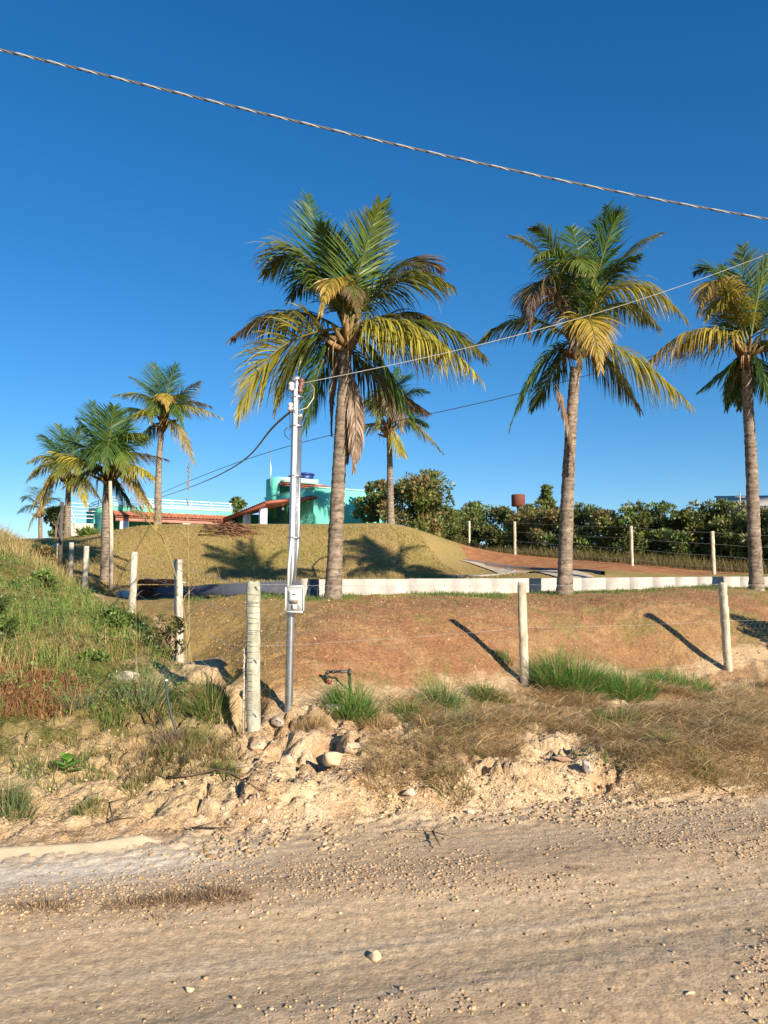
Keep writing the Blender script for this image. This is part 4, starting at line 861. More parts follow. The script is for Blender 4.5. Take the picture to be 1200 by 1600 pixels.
def hexmesh(mb, a, b, hgt, cell, r):
    a, b = np.array(a, float), np.array(b, float); L = np.linalg.norm((b - a)[:2]); nxh = int(L / cell); nz = int(hgt / (cell * .8))
    segs = []
    for i in range(nxh):
        for j in range(nz):
            ox = (i + .5 * (j % 2)) * cell; oz = -j * cell * .8
            p = [(ox, oz), (ox + cell * .5, oz - cell * .28), (ox + cell, oz)]
            segs += [(p[0], p[1]), (p[1], p[2]), (p[1], (ox + cell * .5, oz - cell * .8))]
    s_ = np.array(segs); d = (b - a) / L
    Pw = a[None, None] + d[None, None] * s_[..., :1] + np.array([0, 0, 1.0]) * s_[..., 1:] ; Pw = Pw + .012 * np.sin(s_[..., :1] * 3.1 + s_[..., 1:] * 5) * np.array([0.7, .7, 0])
    D = Pw[:, 1] - Pw[:, 0]; D /= np.linalg.norm(D, axis=1, keepdims=True); nrm = np.array([d[1], -d[0], 0]); e = np.cross(D, nrm)
    V = np.stack([Pw[:, 0] + nrm * r, Pw[:, 0] - nrm * r * .5 + e * r, Pw[:, 0] - nrm * r * .5 - e * r, Pw[:, 1] + nrm * r, Pw[:, 1] - nrm * r * .5 + e * r, Pw[:, 1] - nrm * r * .5 - e * r], 1)
    N = len(V); o = (np.arange(N) * 6)[:, None]; q = np.concatenate([o + np.array([[k, (k + 1) % 3, 3 + (k + 1) % 3, 3 + k]]) for k in range(3)], 0)
    mb.add(V.reshape(-1, 3), q, col=(.45, .43, .38))
mb = MB()
for a, b in zip(tops[:-1], tops[1:]): hexmesh(mb, a + (0, 0, -.05), b + (0, 0, -.05), 1.25, .11, .0006)
mb.build('wire_mesh', M_wire, ff)

lf = empty('side_fence', (-2.77, 10.6, .52), 'old wire fence of weathered posts going up the hill on the left, overgrown with weeds', 'fence')
lp = []
for (px, py1, Y, r) in ((278, 874, 10.6, .055), (210, 862, 13.8, .06), (135, 853, 20.7, .07), (112, 848, 24.6, .07), (92, 850, 28.5, .07)):
    t = P(px, py1, Y); b = np.array(on(t[0], t[1], -.1)); lp.append(t); post('post', b + (rng.normal(0, .03), 0, 0), t, r, lf, (.44, .40, .32))
mb = MB(); prev = posts[0] - (.05, 0, 0)
for t in lp:
    for h in (-.04, -.35, -.7, -1.05): wire(mb, prev + (0, 0, h), t + (0, 0, h), .03, .0025, barb=0)
    prev = t
mb.build('barbed_wire', M_wire, lf)
b = P(174, 912, 26.5); g = on(b[0], b[1], -.1); t = P(172, 752, 26.8)
mb = MB(); mb.tube([g, (np.array(g) + t) / 2 + (.03, 0, 0), t], [.075, .07, .06], 10, (.46, .38, .28)); tag(mb.build('wooden_pole', M_post, loc=g), 'bare pale wooden pole standing against the palm on the left', 'pole')

bf = empty('back_fence', (5, 38, 3), 'wire fence on tall pale posts in front of the hedge behind the red earth bed', 'fence')
bp = []
for (px, py0, py1, Y) in ((733, 862, 814, 41), (804, 872, 815, 34), (986, 886, 822, 29.5), (1113, 899, 830, 27.5), (1240, 905, 835, 26)):
    t = P(px, py1, Y); g = np.array(on(t[0], t[1], -.1)); post('post', g, t, .062, bf, (.55, .47, .33)); bp.append(t)
mb = MB()
for a, b in zip(bp[:-1], bp[1:]):
    for h in (-.05, -.45, -.85, -1.25): wire(mb, a + (0, -.07, h), b + (0, -.07, h), .03, .003)
mb.build('wire_strands', M_wire, bf)

# ------------------------------------------------------------------ metal service pole with meter box
PB = P(450, 1150, 8.0); PT = P(463, 592, 8.0); g = on(PB[0], PB[1])
sp = empty('service_pole', g, 'tall galvanised steel service pole with a meter box, beside the thick corner post', 'service pole')
ax = PT - PB; ax /= np.linalg.norm(ax)
def al(t, dx=0, dy=0): return PB + ax * t + np.array([dx, dy, 0])
HT = float(np.linalg.norm(PT - PB))
mb = MB(); mb.tube([al(-.25), al(0), al(HT - .05), al(HT)], [.040, .040, .040, .040], 20, (.40, .41, .42)); mb.build('steel_tube', M_metal, sp, smooth=False)
mb = MB(); mb.tube([al(HT - .02), al(HT), al(HT + .02), al(HT + .035)], [.044, .046, .036, .01], 16, (.7, .7, .72)); mb.build('cap', M_metal, sp)
zb = P(461, 936, 8.0)[2]; tb = (zb - PB[2]) / ax[2]
mb = MB(); mb.tube([al(tb + .1, .03, -.05), al(tb + .5, .05, -.01), al(tb + .62, .055, 0), al(HT - .40, .052, -.01)], .018, 10, (.40, .41, .42)); mb.tube([al(HT - .41, .052, -.01), al(HT - .37, .052, -.01)], [.024, .024], 10, (.8, .8, .8)); mb.build('conduit', M_metal, sp, smooth=True)
mb = MB(); mb.tube([al(tb + .1, -.03, -.055), al(tb + .35, -.025, -.055), al(tb + .62, -.004, -.052), al(HT - .12, -.002, -.052)], .016, 10, (.50, .50, .48)); mb.build('conduit', M_plastic, sp, smooth=True)
for h in (tb + .62, tb + 1.25, HT - .5, HT - .2):
    mb = MB(); a_ = np.linspace(0, 6.283, 25); q = al(h); mb.tube(np.stack([q[0] + .012 + .068 * np.cos(a_), q[1] - .01 + .062 * np.sin(a_), 0 * a_ + q[2]], -1), .006, 5, (.55, .55, .55)); mb.build('strap', M_metal, sp)
bx = P(460.5, 936, 7.88); bw, bh = .092, .13
box_o = MB(); 
def rbox(mb, cx, cy, cz, w, h, d, rad, col, n=5):
    pts = []
    for (sx, sz, a0) in ((1, 1, 0), (-1, 1, 90), (-1, -1, 180), (1, -1, 270)):
        for k in range(n): a = math.radians(a0 + 90 * k / (n - 1)); pts.append((cx + sx * (w - rad) + rad * math.cos(a), cz + sz * (h - rad) + rad * math.sin(a)))
    m = len(pts); V = [(x, cy, z) for x, z in pts] + [(x, cy + d, z) for x, z in pts] + [(cx, cy, cz), (cx, cy + d, cz)]
    q = [[k, (k + 1) % m, m + (k + 1) % m, m + k] for k in range(m)]; t = [[2 * m, (k + 1) % m, k] for k in range(m)] + [[2 * m + 1, m + k, m + (k + 1) % m] for k in range(m)]
    mb.add(V, q, t, col=col)
rbox(box_o, bx[0], bx[1], bx[2], bw, bh, .09, .02, (.36, .36, .33)); bo = box_o.build('meter_box', M_plastic, sp)
def sub(mb, name, mat, par):
    o = mb.build(name, mat, None); o.parent = par; o.matrix_parent_inverse = Matrix.Translation(-Vector(sp.location)); return o
mb = MB(); rbox(mb, bx[0], bx[1] - .006, bx[2], bw * .9, bh * .93, .005, .015, (.34, .35, .34)); sub(mb, 'window', M_plastic, bo)
mb = MB()
for s_ in (-1, 1): mb.box((bx[0] + s_ * bw * .96 - .006, bx[1] - .014, bx[2] - bh * .9), (bx[0] + s_ * bw * .96 + .006, bx[1] - .001, bx[2] + bh * .9), (.75, .75, .72)); mb.box((bx[0] - bw * .9, bx[1] - .014, bx[2] + s_ * bh * .97 - .006), (bx[0] + bw * .9, bx[1] - .001, bx[2] + s_ * bh * .97 + .006), (.75, .75, .72))
sub(mb, 'rim', M_plastic, bo)
mb = MB(); rbox(mb, bx[0] - .004, bx[1] - .03, bx[2] + .035, .048, .05, .022, .01, (.78, .78, .76)); mb.box((bx[0] - .04, bx[1] - .034, bx[2] - .035), (bx[0] + .035, bx[1] - .012, bx[2] - .018), (.25, .17, .12)); mb.box((bx[0] - .022, bx[1] - .033, bx[2] + .04), (bx[0] + .016, bx[1] - .0305, bx[2] + .055), (.12, .12, .12)); sub(mb, 'meter', M_plastic, bo)
mb = MB(); rbox(mb, bx[0] + .0, bx[1] - .028, bx[2] - .075, .02, .026, .02, .008, (.6, .6, .56)); sub(mb, 'breaker', M_plastic, bo)
def insul(px, py, dx, col=(.55, .53, .50)):
    q = P(px, py, 7.97); c_ = al((q[2] - PB[2]) / ax[2])
    o_ = MB(); o_.tube([q + (0, 0, .045), q + (0, 0, .03), q + (0, 0, .012), q + (0, 0, 0), q - (0, 0, .012), q - (0, 0, .03), q - (0, 0, .045)], [.018, .03, .03, .018, .03, .03, .018], 12, col); o_.build('insulator', M_plastic, sp)
    k_ = MB(); k_.tube([c_, q + (0, 0, .055)], .007, 5, (.3, .3, .3)); k_.tube([c_ - (0, 0, .05), q - (0, 0, .055)], .007, 5, (.3, .3, .3)); k_.tube([q + (0, 0, .055), q - (0, 0, .055)], .007, 5, (.3, .3, .3)); k_.build('insulator_bracket', M_metal, sp)
insul(455, 604, -1); insul(454, 636, -1); insul(471, 598, 1, (.16, .07, .045)); insul(469, 608, 1, (.16, .07, .045))

# ------------------------------------------------------------------ cables
def cable(name, label, pts, r, col, twist=None, mat=None):
    p = np.array(pts); n = 140; t = np.linspace(0, 1, len(p)); u = np.linspace(0, 1, n)
    deg = min(3, len(p) - 1); c = np.stack([np.polyval(np.polyfit(t, p[:, k], deg), u) for k in range(3)], -1)
    mb = MB()
    if twist:
        n = 900; u = np.linspace(0, 1, n); c = np.stack([np.polyval(np.polyfit(t, p[:, k], deg), u) for k in range(3)], -1); L = np.linalg.norm(p[-1] - p[0])
        for k, (rr, cc) in enumerate(twist):
            a = u * L / .42 * 6.283 + k * 6.283 / len(twist); q = c + np.stack([0 * a, np.cos(a) * rr * 1.05, np.sin(a) * rr * 1.05], -1); mb.tube(q, rr, 6, cc)
    else: mb.tube(c, r, 6, col)
    return tag(mb.build(name, mat or M_wire, loc=tuple(p[0]), smooth=True), label, 'cable')
tw = [(.0085, (.07, .075, .08)), (.0085, (.09, .095, .10)), (.0075, (.34, .34, .34))]
M_cable = mat_attr('cable_sheath', rough=.5, spec=.4, var=.08)
cable('overhead_cable', 'thick twisted grey cable crossing the whole blue sky above the palms', [P(-200, 33, 7.6), P(0, 75, 8.0), P(200, 124, 8.5), P(400, 177, 9.0), P(600, 223, 9.5), P(800, 266, 10), P(1000, 305, 10.5), P(1200, 341, 11), P(1400, 374, 11.5)], .02, None, tw, M_cable)
cable('service_cable', 'pale cable running from the steel pole top up to the right past the palm crowns', [P(472, 598, 8.0), P(600, 574, 8.7), P(740, 541, 9.4), P(880, 503, 10.1), P(1000, 469, 10.7), P(1130, 423, 11.3), P(1260, 372, 12)], .0046, (.36, .33, .28))
cable('house_cable', 'dark drooping cable from the steel pole down to the terrace roof', [P(454, 642, 8), P(420, 682, 10), P(385, 713, 13), P(345, 741, 18), P(300, 760, 27), P(248, 778, 41)], .013, (.03, .03, .035), mat=M_plastic)
cable('house_cable', 'thin second dark cable passing behind the steel pole towards the terrace roof', [P(1250, 480, 24), P(900, 592, 26), P(700, 640, 28), P(520, 679, 31), P(400, 714, 35), P(250, 771, 43)], .014, (.05, .05, .06), mat=M_plastic)
q0 = P(470, 607, 7.93)
mb = MB(); mb.tube([P(455, 640, 7.93), P(466, 642, 7.9), P(480, 637, 7.9), P(490, 622, 7.92), P(491, 607, 7.95), P(484, 598, 8.0)], .0055, 6, (.6, .55, .45)); tag(mb.build('jumper_wire', M_wire, loc=tuple(q0)), 'loop of thin pale wire at the top of the steel pole', 'wire')
mb = MB(); mb.tube([P(453, 641, 7.93), P(453, 672, 7.93), P(450, 671, 7.92), P(449, 668, 7.92), P(445, 672, 7.92), P(445, 680, 7.92), P(452, 687, 7.92), P(455, 678, 7.93)], .005, 5, (.05, .05, .08)); tag(mb.build('loose_wire', M_plastic, loc=tuple(P(453, 641, 7.93))), 'short dark wire dangling below the lower insulator of the steel pole', 'wire')

# ------------------------------------------------------------------ black water pipe stand
wY = 8.75
g = np.array(on(*P(506, 1108, wY)[:2])); ws = empty('water_pipe_stand', g, 'black water meter pipe frame with a red valve standing in the grass', 'pipe frame')
BLK = (.025, .025, .027)
c1, c2 = P(510, 1050, wY), P(546, 1049, wY - .05); g2 = P(547, 1108, wY - .05)
for cc, gg in ((c1, P(506, 1112, wY)), (c2 + (0, 0, .03), g2)):
    mb = MB(); gz = np.array(on(gg[0], gg[1], -.05)); mb.tube([gz, cc - (0, 0, .05), cc], .017, 10, BLK); mb.tube([cc - (0, 0, .07), cc - (0, 0, .02)], .024, 10, BLK); mb.build('riser', M_plastic, ws)
mb = MB(); mb.tube([c1, c2], .014, 10, BLK)
for f_ in (0.03, .25, .62, .97): q = c1 + (c2 - c1) * f_; q2 = c1 + (c2 - c1) * (f_ + .09); mb.tube([q, q2], .022, 8, (.06, .06, .06))
mb.build('crossbar', M_plastic, ws)
v0 = P(514, 1066, wY - .03); mb = MB(); mb.tube([v0 - (.03, 0, 0), v0 + (.03, 0, 0)], .02, 8, (.20, .02, .015)); mb.tube([v0 + (.0, 0, 0), v0 + (.0, 0, .03)], .009, 6, (.2, .02, .015)); mb.build('valve', M_plastic, ws)

# hoses
def hose(label, px, Y, r, col, cap=None, name='hose'):
    pts = [P(a, b, y) for (a, b), y in zip(px, Y)]; t = np.linspace(0, 1, len(pts)); u = np.linspace(0, 1, 40); p = np.array(pts); d = min(4, len(p) - 1)
    c = np.stack([np.polyval(np.polyfit(t, p[:, k], d), u) for k in range(3)], -1); mb = MB(); mb.tube(c, r, 8, col)
    if cap: mb.tube([c[0], c[0] + (c[0] - c[1]) * cap], r * 1.25, 8, (.8, .8, .78))
    return tag(mb.build(name, M_plastic, loc=tuple(p[0] if cap is None else p[-1]), smooth=True), label, 'hose')
g = G(281, 1160); hose('thin dark pipe end with a white cap sticking out of the bank on the left', [(260, 1064), (262, 1090), (268, 1120), (276, 1145), (281, 1162)], [g[1]] * 5, .011, (.035, .05, .05), 1.0)
hp = [G(*q, y0=20) for q in ((520, 868), (500, 874), (489, 886), (494, 902))]
mb = MB(); mb.tube([p + (0, 0, .03) for p in hp] , .03, 6, (.05, .045, .03)); tag(mb.build('hose', M_plastic, loc=tuple(hp[0])), 'black irrigation hose looping down the grassy mound behind the tallest palm', 'hose')

# stack of roof tiles and bags behind the left fence
ts = P(246, 925, 23.0); gz = on(ts[0], ts[1])
tl = empty('tile_stack', gz, 'stack of dark red clay roof tiles behind the left fence', 'tile stack')
def row_tiles(xa, xb, py0, py1, Y, n, layers):
    mb = MB()
    for l in range(layers):
        for k in range(n):
            px = xa + (xb - xa) * (k + .5 * (l % 2)) / n; c = P(px, py0, Y); c[2] = gz[2] + .02 + l * .17
            a = np.linspace(0, math.pi, 7); w_ = .10
            V = np.array([[c[0] + w_ * math.cos(q), c[1] + d, c[2] + .14 * math.sin(q)] for d in (0, .4) for q in a] + [[c[0] + w_ * .8 * math.cos(q), c[1] + d, c[2] + .115 * math.sin(q)] for d in (0, .4) for q in a])
            q_ = [[i, i + 1, i + 8, i + 7] for i in range(6)] + [[14 + i, 21 + i, 22 + i, 15 + i] for i in range(6)] + [[i, 14 + i, 15 + i, i + 1] for i in range(6)]
            mb.add(V, q_, col=np.array(TILE) * .62 * rng.uniform(.6, 1.25))
    return mb
row_tiles(219, 250, 925, 0, 23.0, 10, 3).build('arched_tiles', M_tile, tl)
mb = MB()
for k in range(9):
    c = P(258, 925, 22.7); z0 = gz[2] + .02 + k * .055; a = np.linspace(0, 6.283, 13); mb.tube([(c[0], c[1], z0), (c[0], c[1], z0 + .045)], [.21 + .02 * rng.normal(), .20], 10, np.array((.50, .18, .08)) * rng.uniform(.7, 1.2))
mb.build('stacked_ridge_tiles', M_tile, tl)
row_tiles(264, 276, 925, 0, 22.9, 4, 3).build('arched_tiles', M_tile, tl)
def bag(px, py, Y, r, label, col):
    c = P(px, py, Y); c = np.array(on(c[0], c[1])); bm = __import__('bmesh').new(); __import__('bmesh').ops.create_icosphere(bm, subdivisions=3, radius=1)
    v = np.array([tuple(q.co) for q in bm.verts]); f = np.array([[q.index for q in t.verts] for t in bm.faces]); bm.free()
    n = fbm(v[:, 0] * 2 + px, v[:, 1] * 2 + v[:, 2] * 1.7, 1.6, 3, 4) - .5; v = np.sign(v) * np.abs(v) ** .7; v = v * (1 + .25 * n[:, None]) * np.array([1.2, .8, .75]) * r
    mb = MB(); mb.add(v + c + (0, 0, r * .6), tris=f, col=col); return tag(mb.build('sack', M_paint, loc=tuple(c), smooth=True), label, 'sack')
bag(203, 925, 23.0, .17, 'white sack lying behind the left fence, the one nearest the tile stack', (.62, .60, .60)); bag(192, 922, 23.6, .16, 'pale grey sack lying behind the left fence, farther from the tile stack', (.42, .42, .45))
mb = MB(); a = P(196, 903, 24.2); b = P(214, 899, 23.4); c = P(276, 905, 24.6); wall_block(mb, P(226, 905, 24.3)[:2], P(290, 905, 24.6)[:2], gz[2] + .5, gz[2] + .38, gz[2] + .54, gz[2] + .42, .3, (.55, .5, .42)); tag(mb.build('plank', M_post, loc=gz), 'pale plank lying on the stack of clay tiles', 'plank')

# ------------------------------------------------------------------ foliage
def leafcloud(mb, centers, radii, n, size, cols, squash=.8, asp=.5):
    """leaf-shaped quads spread through overlapping clumps"""
    centers = np.array(centers, float); radii = np.array(radii, float)
    k = rng.choice(len(centers), n, p=radii ** 2 / (radii ** 2).sum())
    d = rng.normal(size=(n, 3)); d /= np.linalg.norm(d, axis=1, keepdims=True); rr = rng.uniform(.35, 1, (n, 1)) ** .6
    p = centers[k] + d * rr * radii[k][:, None] * np.array([1, 1, squash])
    dirv = d * .6 + rng.normal(size=(n, 3)) * .55 + np.array([0, 0, .25]); dirv /= np.linalg.norm(dirv, axis=1, keepdims=True)
    sd = np.cross(dirv, rng.normal(size=(n, 3))); sd /= np.linalg.norm(sd, axis=1, keepdims=True)
    s = size * rng.uniform(.6, 1.3, (n, 1)); nn_ = np.cross(dirv, sd)
    a = p; b = p + dirv * s * .5 + sd * s * asp * .5 + nn_ * s * .08; c = p + dirv * s; e = p + dirv * s * .5 - sd * s * asp * .5 + nn_ * s * .08
    V = np.stack([a, b, c, e], 1).reshape(-1, 3); q = np.arange(n * 4).reshape(-1, 4)
    cols = np.array(cols); ck = rng.uniform(.7, 1.3, (len(centers), 1)); ci = rng.integers(0, len(cols), len(centers)); f = rng.uniform(0, 1, (n, 1)) < .6
    col = np.where(f, cols[ci][k], cols[rng.integers(0, len(cols), n)]) * ck[k] * rng.uniform(.75, 1.25, (n, 1))
    mb.add(V, q, col=np.repeat(col, 4, 0))
DK = (.09, .135, .035); MD = (.15, .21, .05); OL = (.17, .17, .05); BR = (.25, .175, .07); LT = (.16, .225, .045); ST = (.38, .29, .12)
def shrub_tree(name, label, cat, px, Y, top_py, half_px, nclump, nleaf, size, cols, group=None, trunk_r=.09, dark=None, base_dz=0, low=.15, seed=0, asp=.5):
    g = np.array(on(*P(px, 800, Y)[:2])); topz = P(px, top_py, Y)[2]; hw = half_px * Y / F; h = topz - g[2]
    e = empty(name, g, label, cat, group)
    cs, rs = [], []
    for k in range(nclump):
        a = rng.uniform(0, 6.28); q = rng.uniform(0, 1) ** .5; zf = rng.uniform(low, 1)
        env = math.sin(min(1, max(0, (zf * .85 + .12))) * math.pi) ** .5; r = (.09 + .15 * rng.uniform() ** 1.5) * min(hw * 1.6, h)
        cs.append(g + np.array([math.cos(a) * q * (hw - r * .5) * env, math.sin(a) * q * (hw - r * .5) * env, zf * (h - r * .8)])); rs.append(r)
    mb = MB(); leafcloud(mb, cs, rs, nleaf, size, cols, asp=asp); mb.build('crown', M_leaf, e)
    mb = MB(); mid = g + np.array([.05 * hw, 0, h * .45]); mb.tube([g - (0, 0, .1), g + (0.02, 0, h * .2), mid], [trunk_r, trunk_r * .85, trunk_r * .6], 8, (.16, .12, .085))
    for c in cs[:14]: s0 = g + (mid - g) * rng.uniform(.4, 1); mb.tube([s0, (s0 + c) / 2 + rng.normal(0, .05, 3), c], [trunk_r * .4, trunk_r * .28, trunk_r * .1], 5, (.15, .115, .08))
    mb.build('trunk', M_bark, e); return e
# the broad-leaved tree beside the house
shrub_tree('leafy_tree', 'round broad-leaved tree with olive and brown leaves beside the mint green house', 'tree', 655, 39, 734, 66, 54, 9500, .21, (DK, MD, OL, BR, OL), trunk_r=.16, low=.08)
shrub_tree('leafy_tree', 'smaller broad-leaved tree growing against the right end wall of the mint house', 'tree', 590, 41.5, 748, 36, 26, 4200, .2, (MD, OL, BR, DK), trunk_r=.1, low=.2)
# hedge of scrub trees behind the back fence
gH = 'scrub trees behind the back fence'
hd = [(702, 43, 796, 34, (MD, LT, OL), 'low light green scrub tree right beside the round leafy tree'),
      (742, 44, 792, 36, (MD, OL, LT), 'scrub tree behind the farthest fence post, left of the brown tank'),
      (785, 43, 794, 34, (DK, MD, OL), 'dark green scrub tree just left of and below the brown tank'),
      (826, 39, 790, 36, (MD, OL, BR), 'scrub tree right of and below the brown tank'),
      (868, 37, 796, 36, (OL, BR, MD), 'olive scrub tree hidden partly by the trunk of the middle palm'),
      (912, 36, 790, 38, (DK, MD, OL), 'dark scrub tree immediately right of the middle palm trunk'),
      (952, 35, 795, 36, (OL, BR, OL, MD), 'brownish scrub tree between the middle palm and the long fence post'),
      (990, 34, 784, 36, (MD, DK, LT), 'tallest green scrub tree of the hedge, behind the middle fence post'),
      (1028, 34, 784, 34, (LT, MD, DK), 'bright green scrub tree standing right of the tallest one of the hedge'),
      (1062, 33, 796, 34, (DK, OL, MD), 'dark scrub tree in the hedge left of the post nearest the right palm'),
      (1100, 33, 782, 36, (MD, OL, DK), 'scrub tree in the hedge behind the post nearest the right palm'),
      (1140, 32, 786, 36, (DK, MD, OL), 'scrub tree in the hedge left of the right palm trunk'),
      (1185, 31, 796, 38, (DK, OL, MD), 'dark scrub tree in the hedge behind the right palm trunk'),
      (1232, 30, 794, 38, (DK, MD), 'dark scrub tree in the hedge at the right edge of the photo')]
for (px, Y, ty, hw, cols, lab) in hd:
    shrub_tree('scrub_tree', lab, 'tree', px, Y, ty + rng.uniform(-9, 5), hw * 1.2, 46, 6500, .17, cols + (OL,), gH, low=.0)
shrub_tree('tall_scrub_tree', 'thin wispy tree rising above the hedge left of the middle palm trunk', 'tree', 853, 40, 758, 18, 12, 900, .2, (LT, OL, MD), None, trunk_r=.05, low=.7)
shrub_tree('leafy_tree', 'small dark tree behind the rooftop railing of the annexe', 'tree', 366, 62, 772, 24, 12, 1400, .3, (DK, MD), None, low=.3)
shrub_tree('leafy_tree', 'green bush at the far end of the left side fence under the golden palm', 'bush', 88, 44, 792, 16, 12, 1400, .28, (MD, OL, DK), None, low=.1)
# dark undergrowth and dry grass at the foot of the hedge
def blades(mb, root, h, w, lean, bend, col_a, col_b, K=5):
    """root (N,3); h, w (N); lean (N,2) horizontal direction x amount"""
    N = len(root); q = np.linspace(0, 1, K); L2 = np.concatenate([lean, np.zeros((N, 1))], 1)
    d = np.array([0, 0, 1.0]) + L2 * .5; d /= np.linalg.norm(d, axis=1, keepdims=True)
    C = np.zeros((N, K, 3)); C[:, 0] = root; cur = d
    for k in range(1, K):
        cur = cur + L2 * (bend[:, None] * .5 * q[k]) - np.array([0, 0, 1.0]) * (bend * .28 * q[k])[:, None]; cur = cur / np.linalg.norm(cur, axis=1, keepdims=True); C[:, k] = C[:, k - 1] + cur * (h / (K - 1))[:, None]
    a = rng.uniform(0, 6.28, N); Wd = np.stack([np.cos(a), np.sin(a), 0 * a], -1)[:, None] * (w[:, None] * np.array([.8, 1, .8, .5, .08] if K == 5 else np.linspace(1, .08, K))[None])[..., None]
    f = q[None, :, None] ** 1.2; col = col_a[:, None] * (1 - f) + col_b[:, None] * f
    mb.strips(C, Wd, col)
def pick(N, cols, var=.2):
    c = np.array(cols)[rng.integers(0, len(cols), N)]; return c * rng.uniform(1 - var, 1 + var, (N, 1))
def scatter(poly_px, N, y0=3.0, dens=None, poly_w=None):
    w_ = poly_w if poly_w is not None else np.array([G(*q, y0=y0)[:2] for q in poly_px])
    lo, hi = np.min(w_, 0), np.max(w_, 0); out = []
    n = 0
    while n < N:
        x = rng.uniform(lo[0], hi[0], N * 2); y = rng.uniform(lo[1], hi[1], N * 2); k = inpoly(x, y, w_)
        if dens is not None: k &= rng.uniform(0, 1, len(x)) < dens(x, y)
        out.append(np.stack([x[k], y[k]], -1)); n += k.sum()
        if len(out) > 40: break
    p = np.vstack(out)[:N]; return np.concatenate([p, ground(p[:, 0], p[:, 1])[:, None]], 1)
GA = [(.06, .115, .02), (.09, .15, .03), (.12, .17, .035)]; GT = [(.14, .20, .04), (.22, .24, .06), (.10, .17, .03)]
SA = [(.36, .25, .10), (.42, .30, .13), (.29, .17, .07)]; STt = [(.60, .46, .22), (.50, .36, .17), (.40, .23, .10)]
RA = [(.24, .11, .05), (.30, .15, .07)]
def grass(mb, pts, hmin, hmax, w=.004, cols=GA, tips=GT, bend=.8, lean=.6, dirn=None, K=5, flat=.1, spread=.5):
    N = len(pts); pts = pts + np.stack([np.zeros(N), np.zeros(N), rng.uniform(0, .09, N) if flat > .3 else np.zeros(N)], -1); h = rng.uniform(hmin, hmax, N); a = rng.uniform(0, 6.28, N) if dirn is None else dirn + rng.normal(0, spread, N)
    ln = np.stack([np.cos(a), np.sin(a)], -1) * (rng.uniform(flat, 1, (N, 1)) * lean)
    blades(mb, pts - (0, 0, .01), h, np.full(N, w) * rng.uniform(.6, 1.3, N), ln, rng.uniform(.4, 1.4, N) * bend, pick(N, cols), pick(N, tips), K)
def clump_dens(sc, lo, hi, seed): return lambda x, y: sst(fbm(x, y, sc, 3, seed), lo, hi)

# wild lot on the left
WP = np.array([(-4.3, 6.6), (-1.75, 8.3), (-3.0, 10.7), (-4.5, 13.8), (-6.0, 16.8), (-8.1, 21), (-10.2, 25.2), (-17, 27), (-18, 18), (-14, 10), (-9, 6.6)])
def wd(x, y): 
    s = roads(x, y); return sst(s + (fbm(x, y, 2, 2, 401) - .5) * 1.4, 1.3, 2.4)
def near_w(x, y): return np.exp(-np.hypot(x, y) / 9) * 2.2
mb = MB()
vr = lambda p: .55 + .9 * fbm(p[:, 0], p[:, 1], 1.4, 3, 470)
def grassv(p, a_, b_, w, c1, c2, bend):
    v = fbm(p[:, 0], p[:, 1], 1.1, 3, 470); lo = p[v < .45]; mi = p[(v >= .45) & (v < .56)]; hi = p[v >= .56]
    grass(mb, lo, a_ * .6, b_ * .5, w * .8, c1, c2, bend * 1.4, 1.4); grass(mb, mi, a_, b_ * .8, w, c1, c2, bend, .8); grass(mb, hi, a_ * 1.2, b_ * 1.2, w, c1, c2, bend, .7)
grassv(scatter(None, 32000, dens=lambda x, y: wd(x, y) * near_w(x, y) * (.12 + .88 * clump_dens(1.0, .40, .56, 402)(x, y)), poly_w=WP), .08, .34, .0036, [(.11, .18, .03), (.14, .21, .04), (.18, .22, .05)], [(.24, .31, .07), (.33, .33, .10), (.18, .26, .05)], .9)
grassv(scatter(None, 15000, dens=lambda x, y: wd(x, y) * near_w(x, y) * clump_dens(.9, .46, .6, 403)(x, y), poly_w=WP), .10, .42, .003, SA, STt, 1.4)
tag(mb.build('wild_grass', M_grass), 'tangled green and straw grass covering the wild slope on the left', 'grass', kind='stuff')
# broad-leaved weeds
mb = MB(); wp = scatter(None, 900, dens=lambda x, y: wd(x, y) * near_w(x, y) * 1.3, poly_w=WP)
leafcloud(mb, wp + np.stack([0 * wp[:, 0], 0 * wp[:, 0], rng.uniform(.05, .26, len(wp))], -1), rng.uniform(.05, .2, len(wp)), 30000, .042, ((.08, .15, .028), (.12, .22, .04), (.15, .27, .05), (.18, .29, .06), (.2, .24, .07), (.10, .17, .06)), squash=1.0, asp=.38)
tag(mb.build('weeds', M_leaf), 'low broad-leaved weeds growing through the grass on the left slope', 'weeds', kind='stuff')
# straw-coloured tall scrub on the crest at far left
mb = MB(); CP = np.array([(-13.5, 20), (-8.4, 19.5), (-9.2, 23.5), (-11.5, 27), (-17, 27)])
grass(mb, scatter(None, 9000, poly_w=CP), .2, .7, .007, SA + [(.2, .2, .06)], STt + [(.28, .28, .09)], bend=1.2); grass(mb, scatter(None, 5000, poly_w=CP), .15, .5, .007, [(.12, .16, .04)], [(.25, .27, .08)], bend=1.2); tag(mb.build('tall_dry_grass', M_grass), 'tall straw-coloured grass on the crest at the left edge', 'grass', kind='stuff')
shrub_tree('bush', 'dark tangled bush on the crest between the dry grass and the left fence', 'bush', 68, 23.5, 850, 26, 18, 2600, .10, (DK, OL, BR), None, .05)
shrub_tree('bush', 'green leafy bush at the left edge of the photo on the wild slope', 'bush', -4, 9.2, 925, 34, 16, 1900, .06, (DK, MD, DK), None, .02)
shrub_tree('bush', 'dry twiggy brown-leaved bush between the wild slope and the red bank', 'bush', 268, 10.4, 955, 40, 16, 1500, .045, (OL, BR, MD), None, .015)
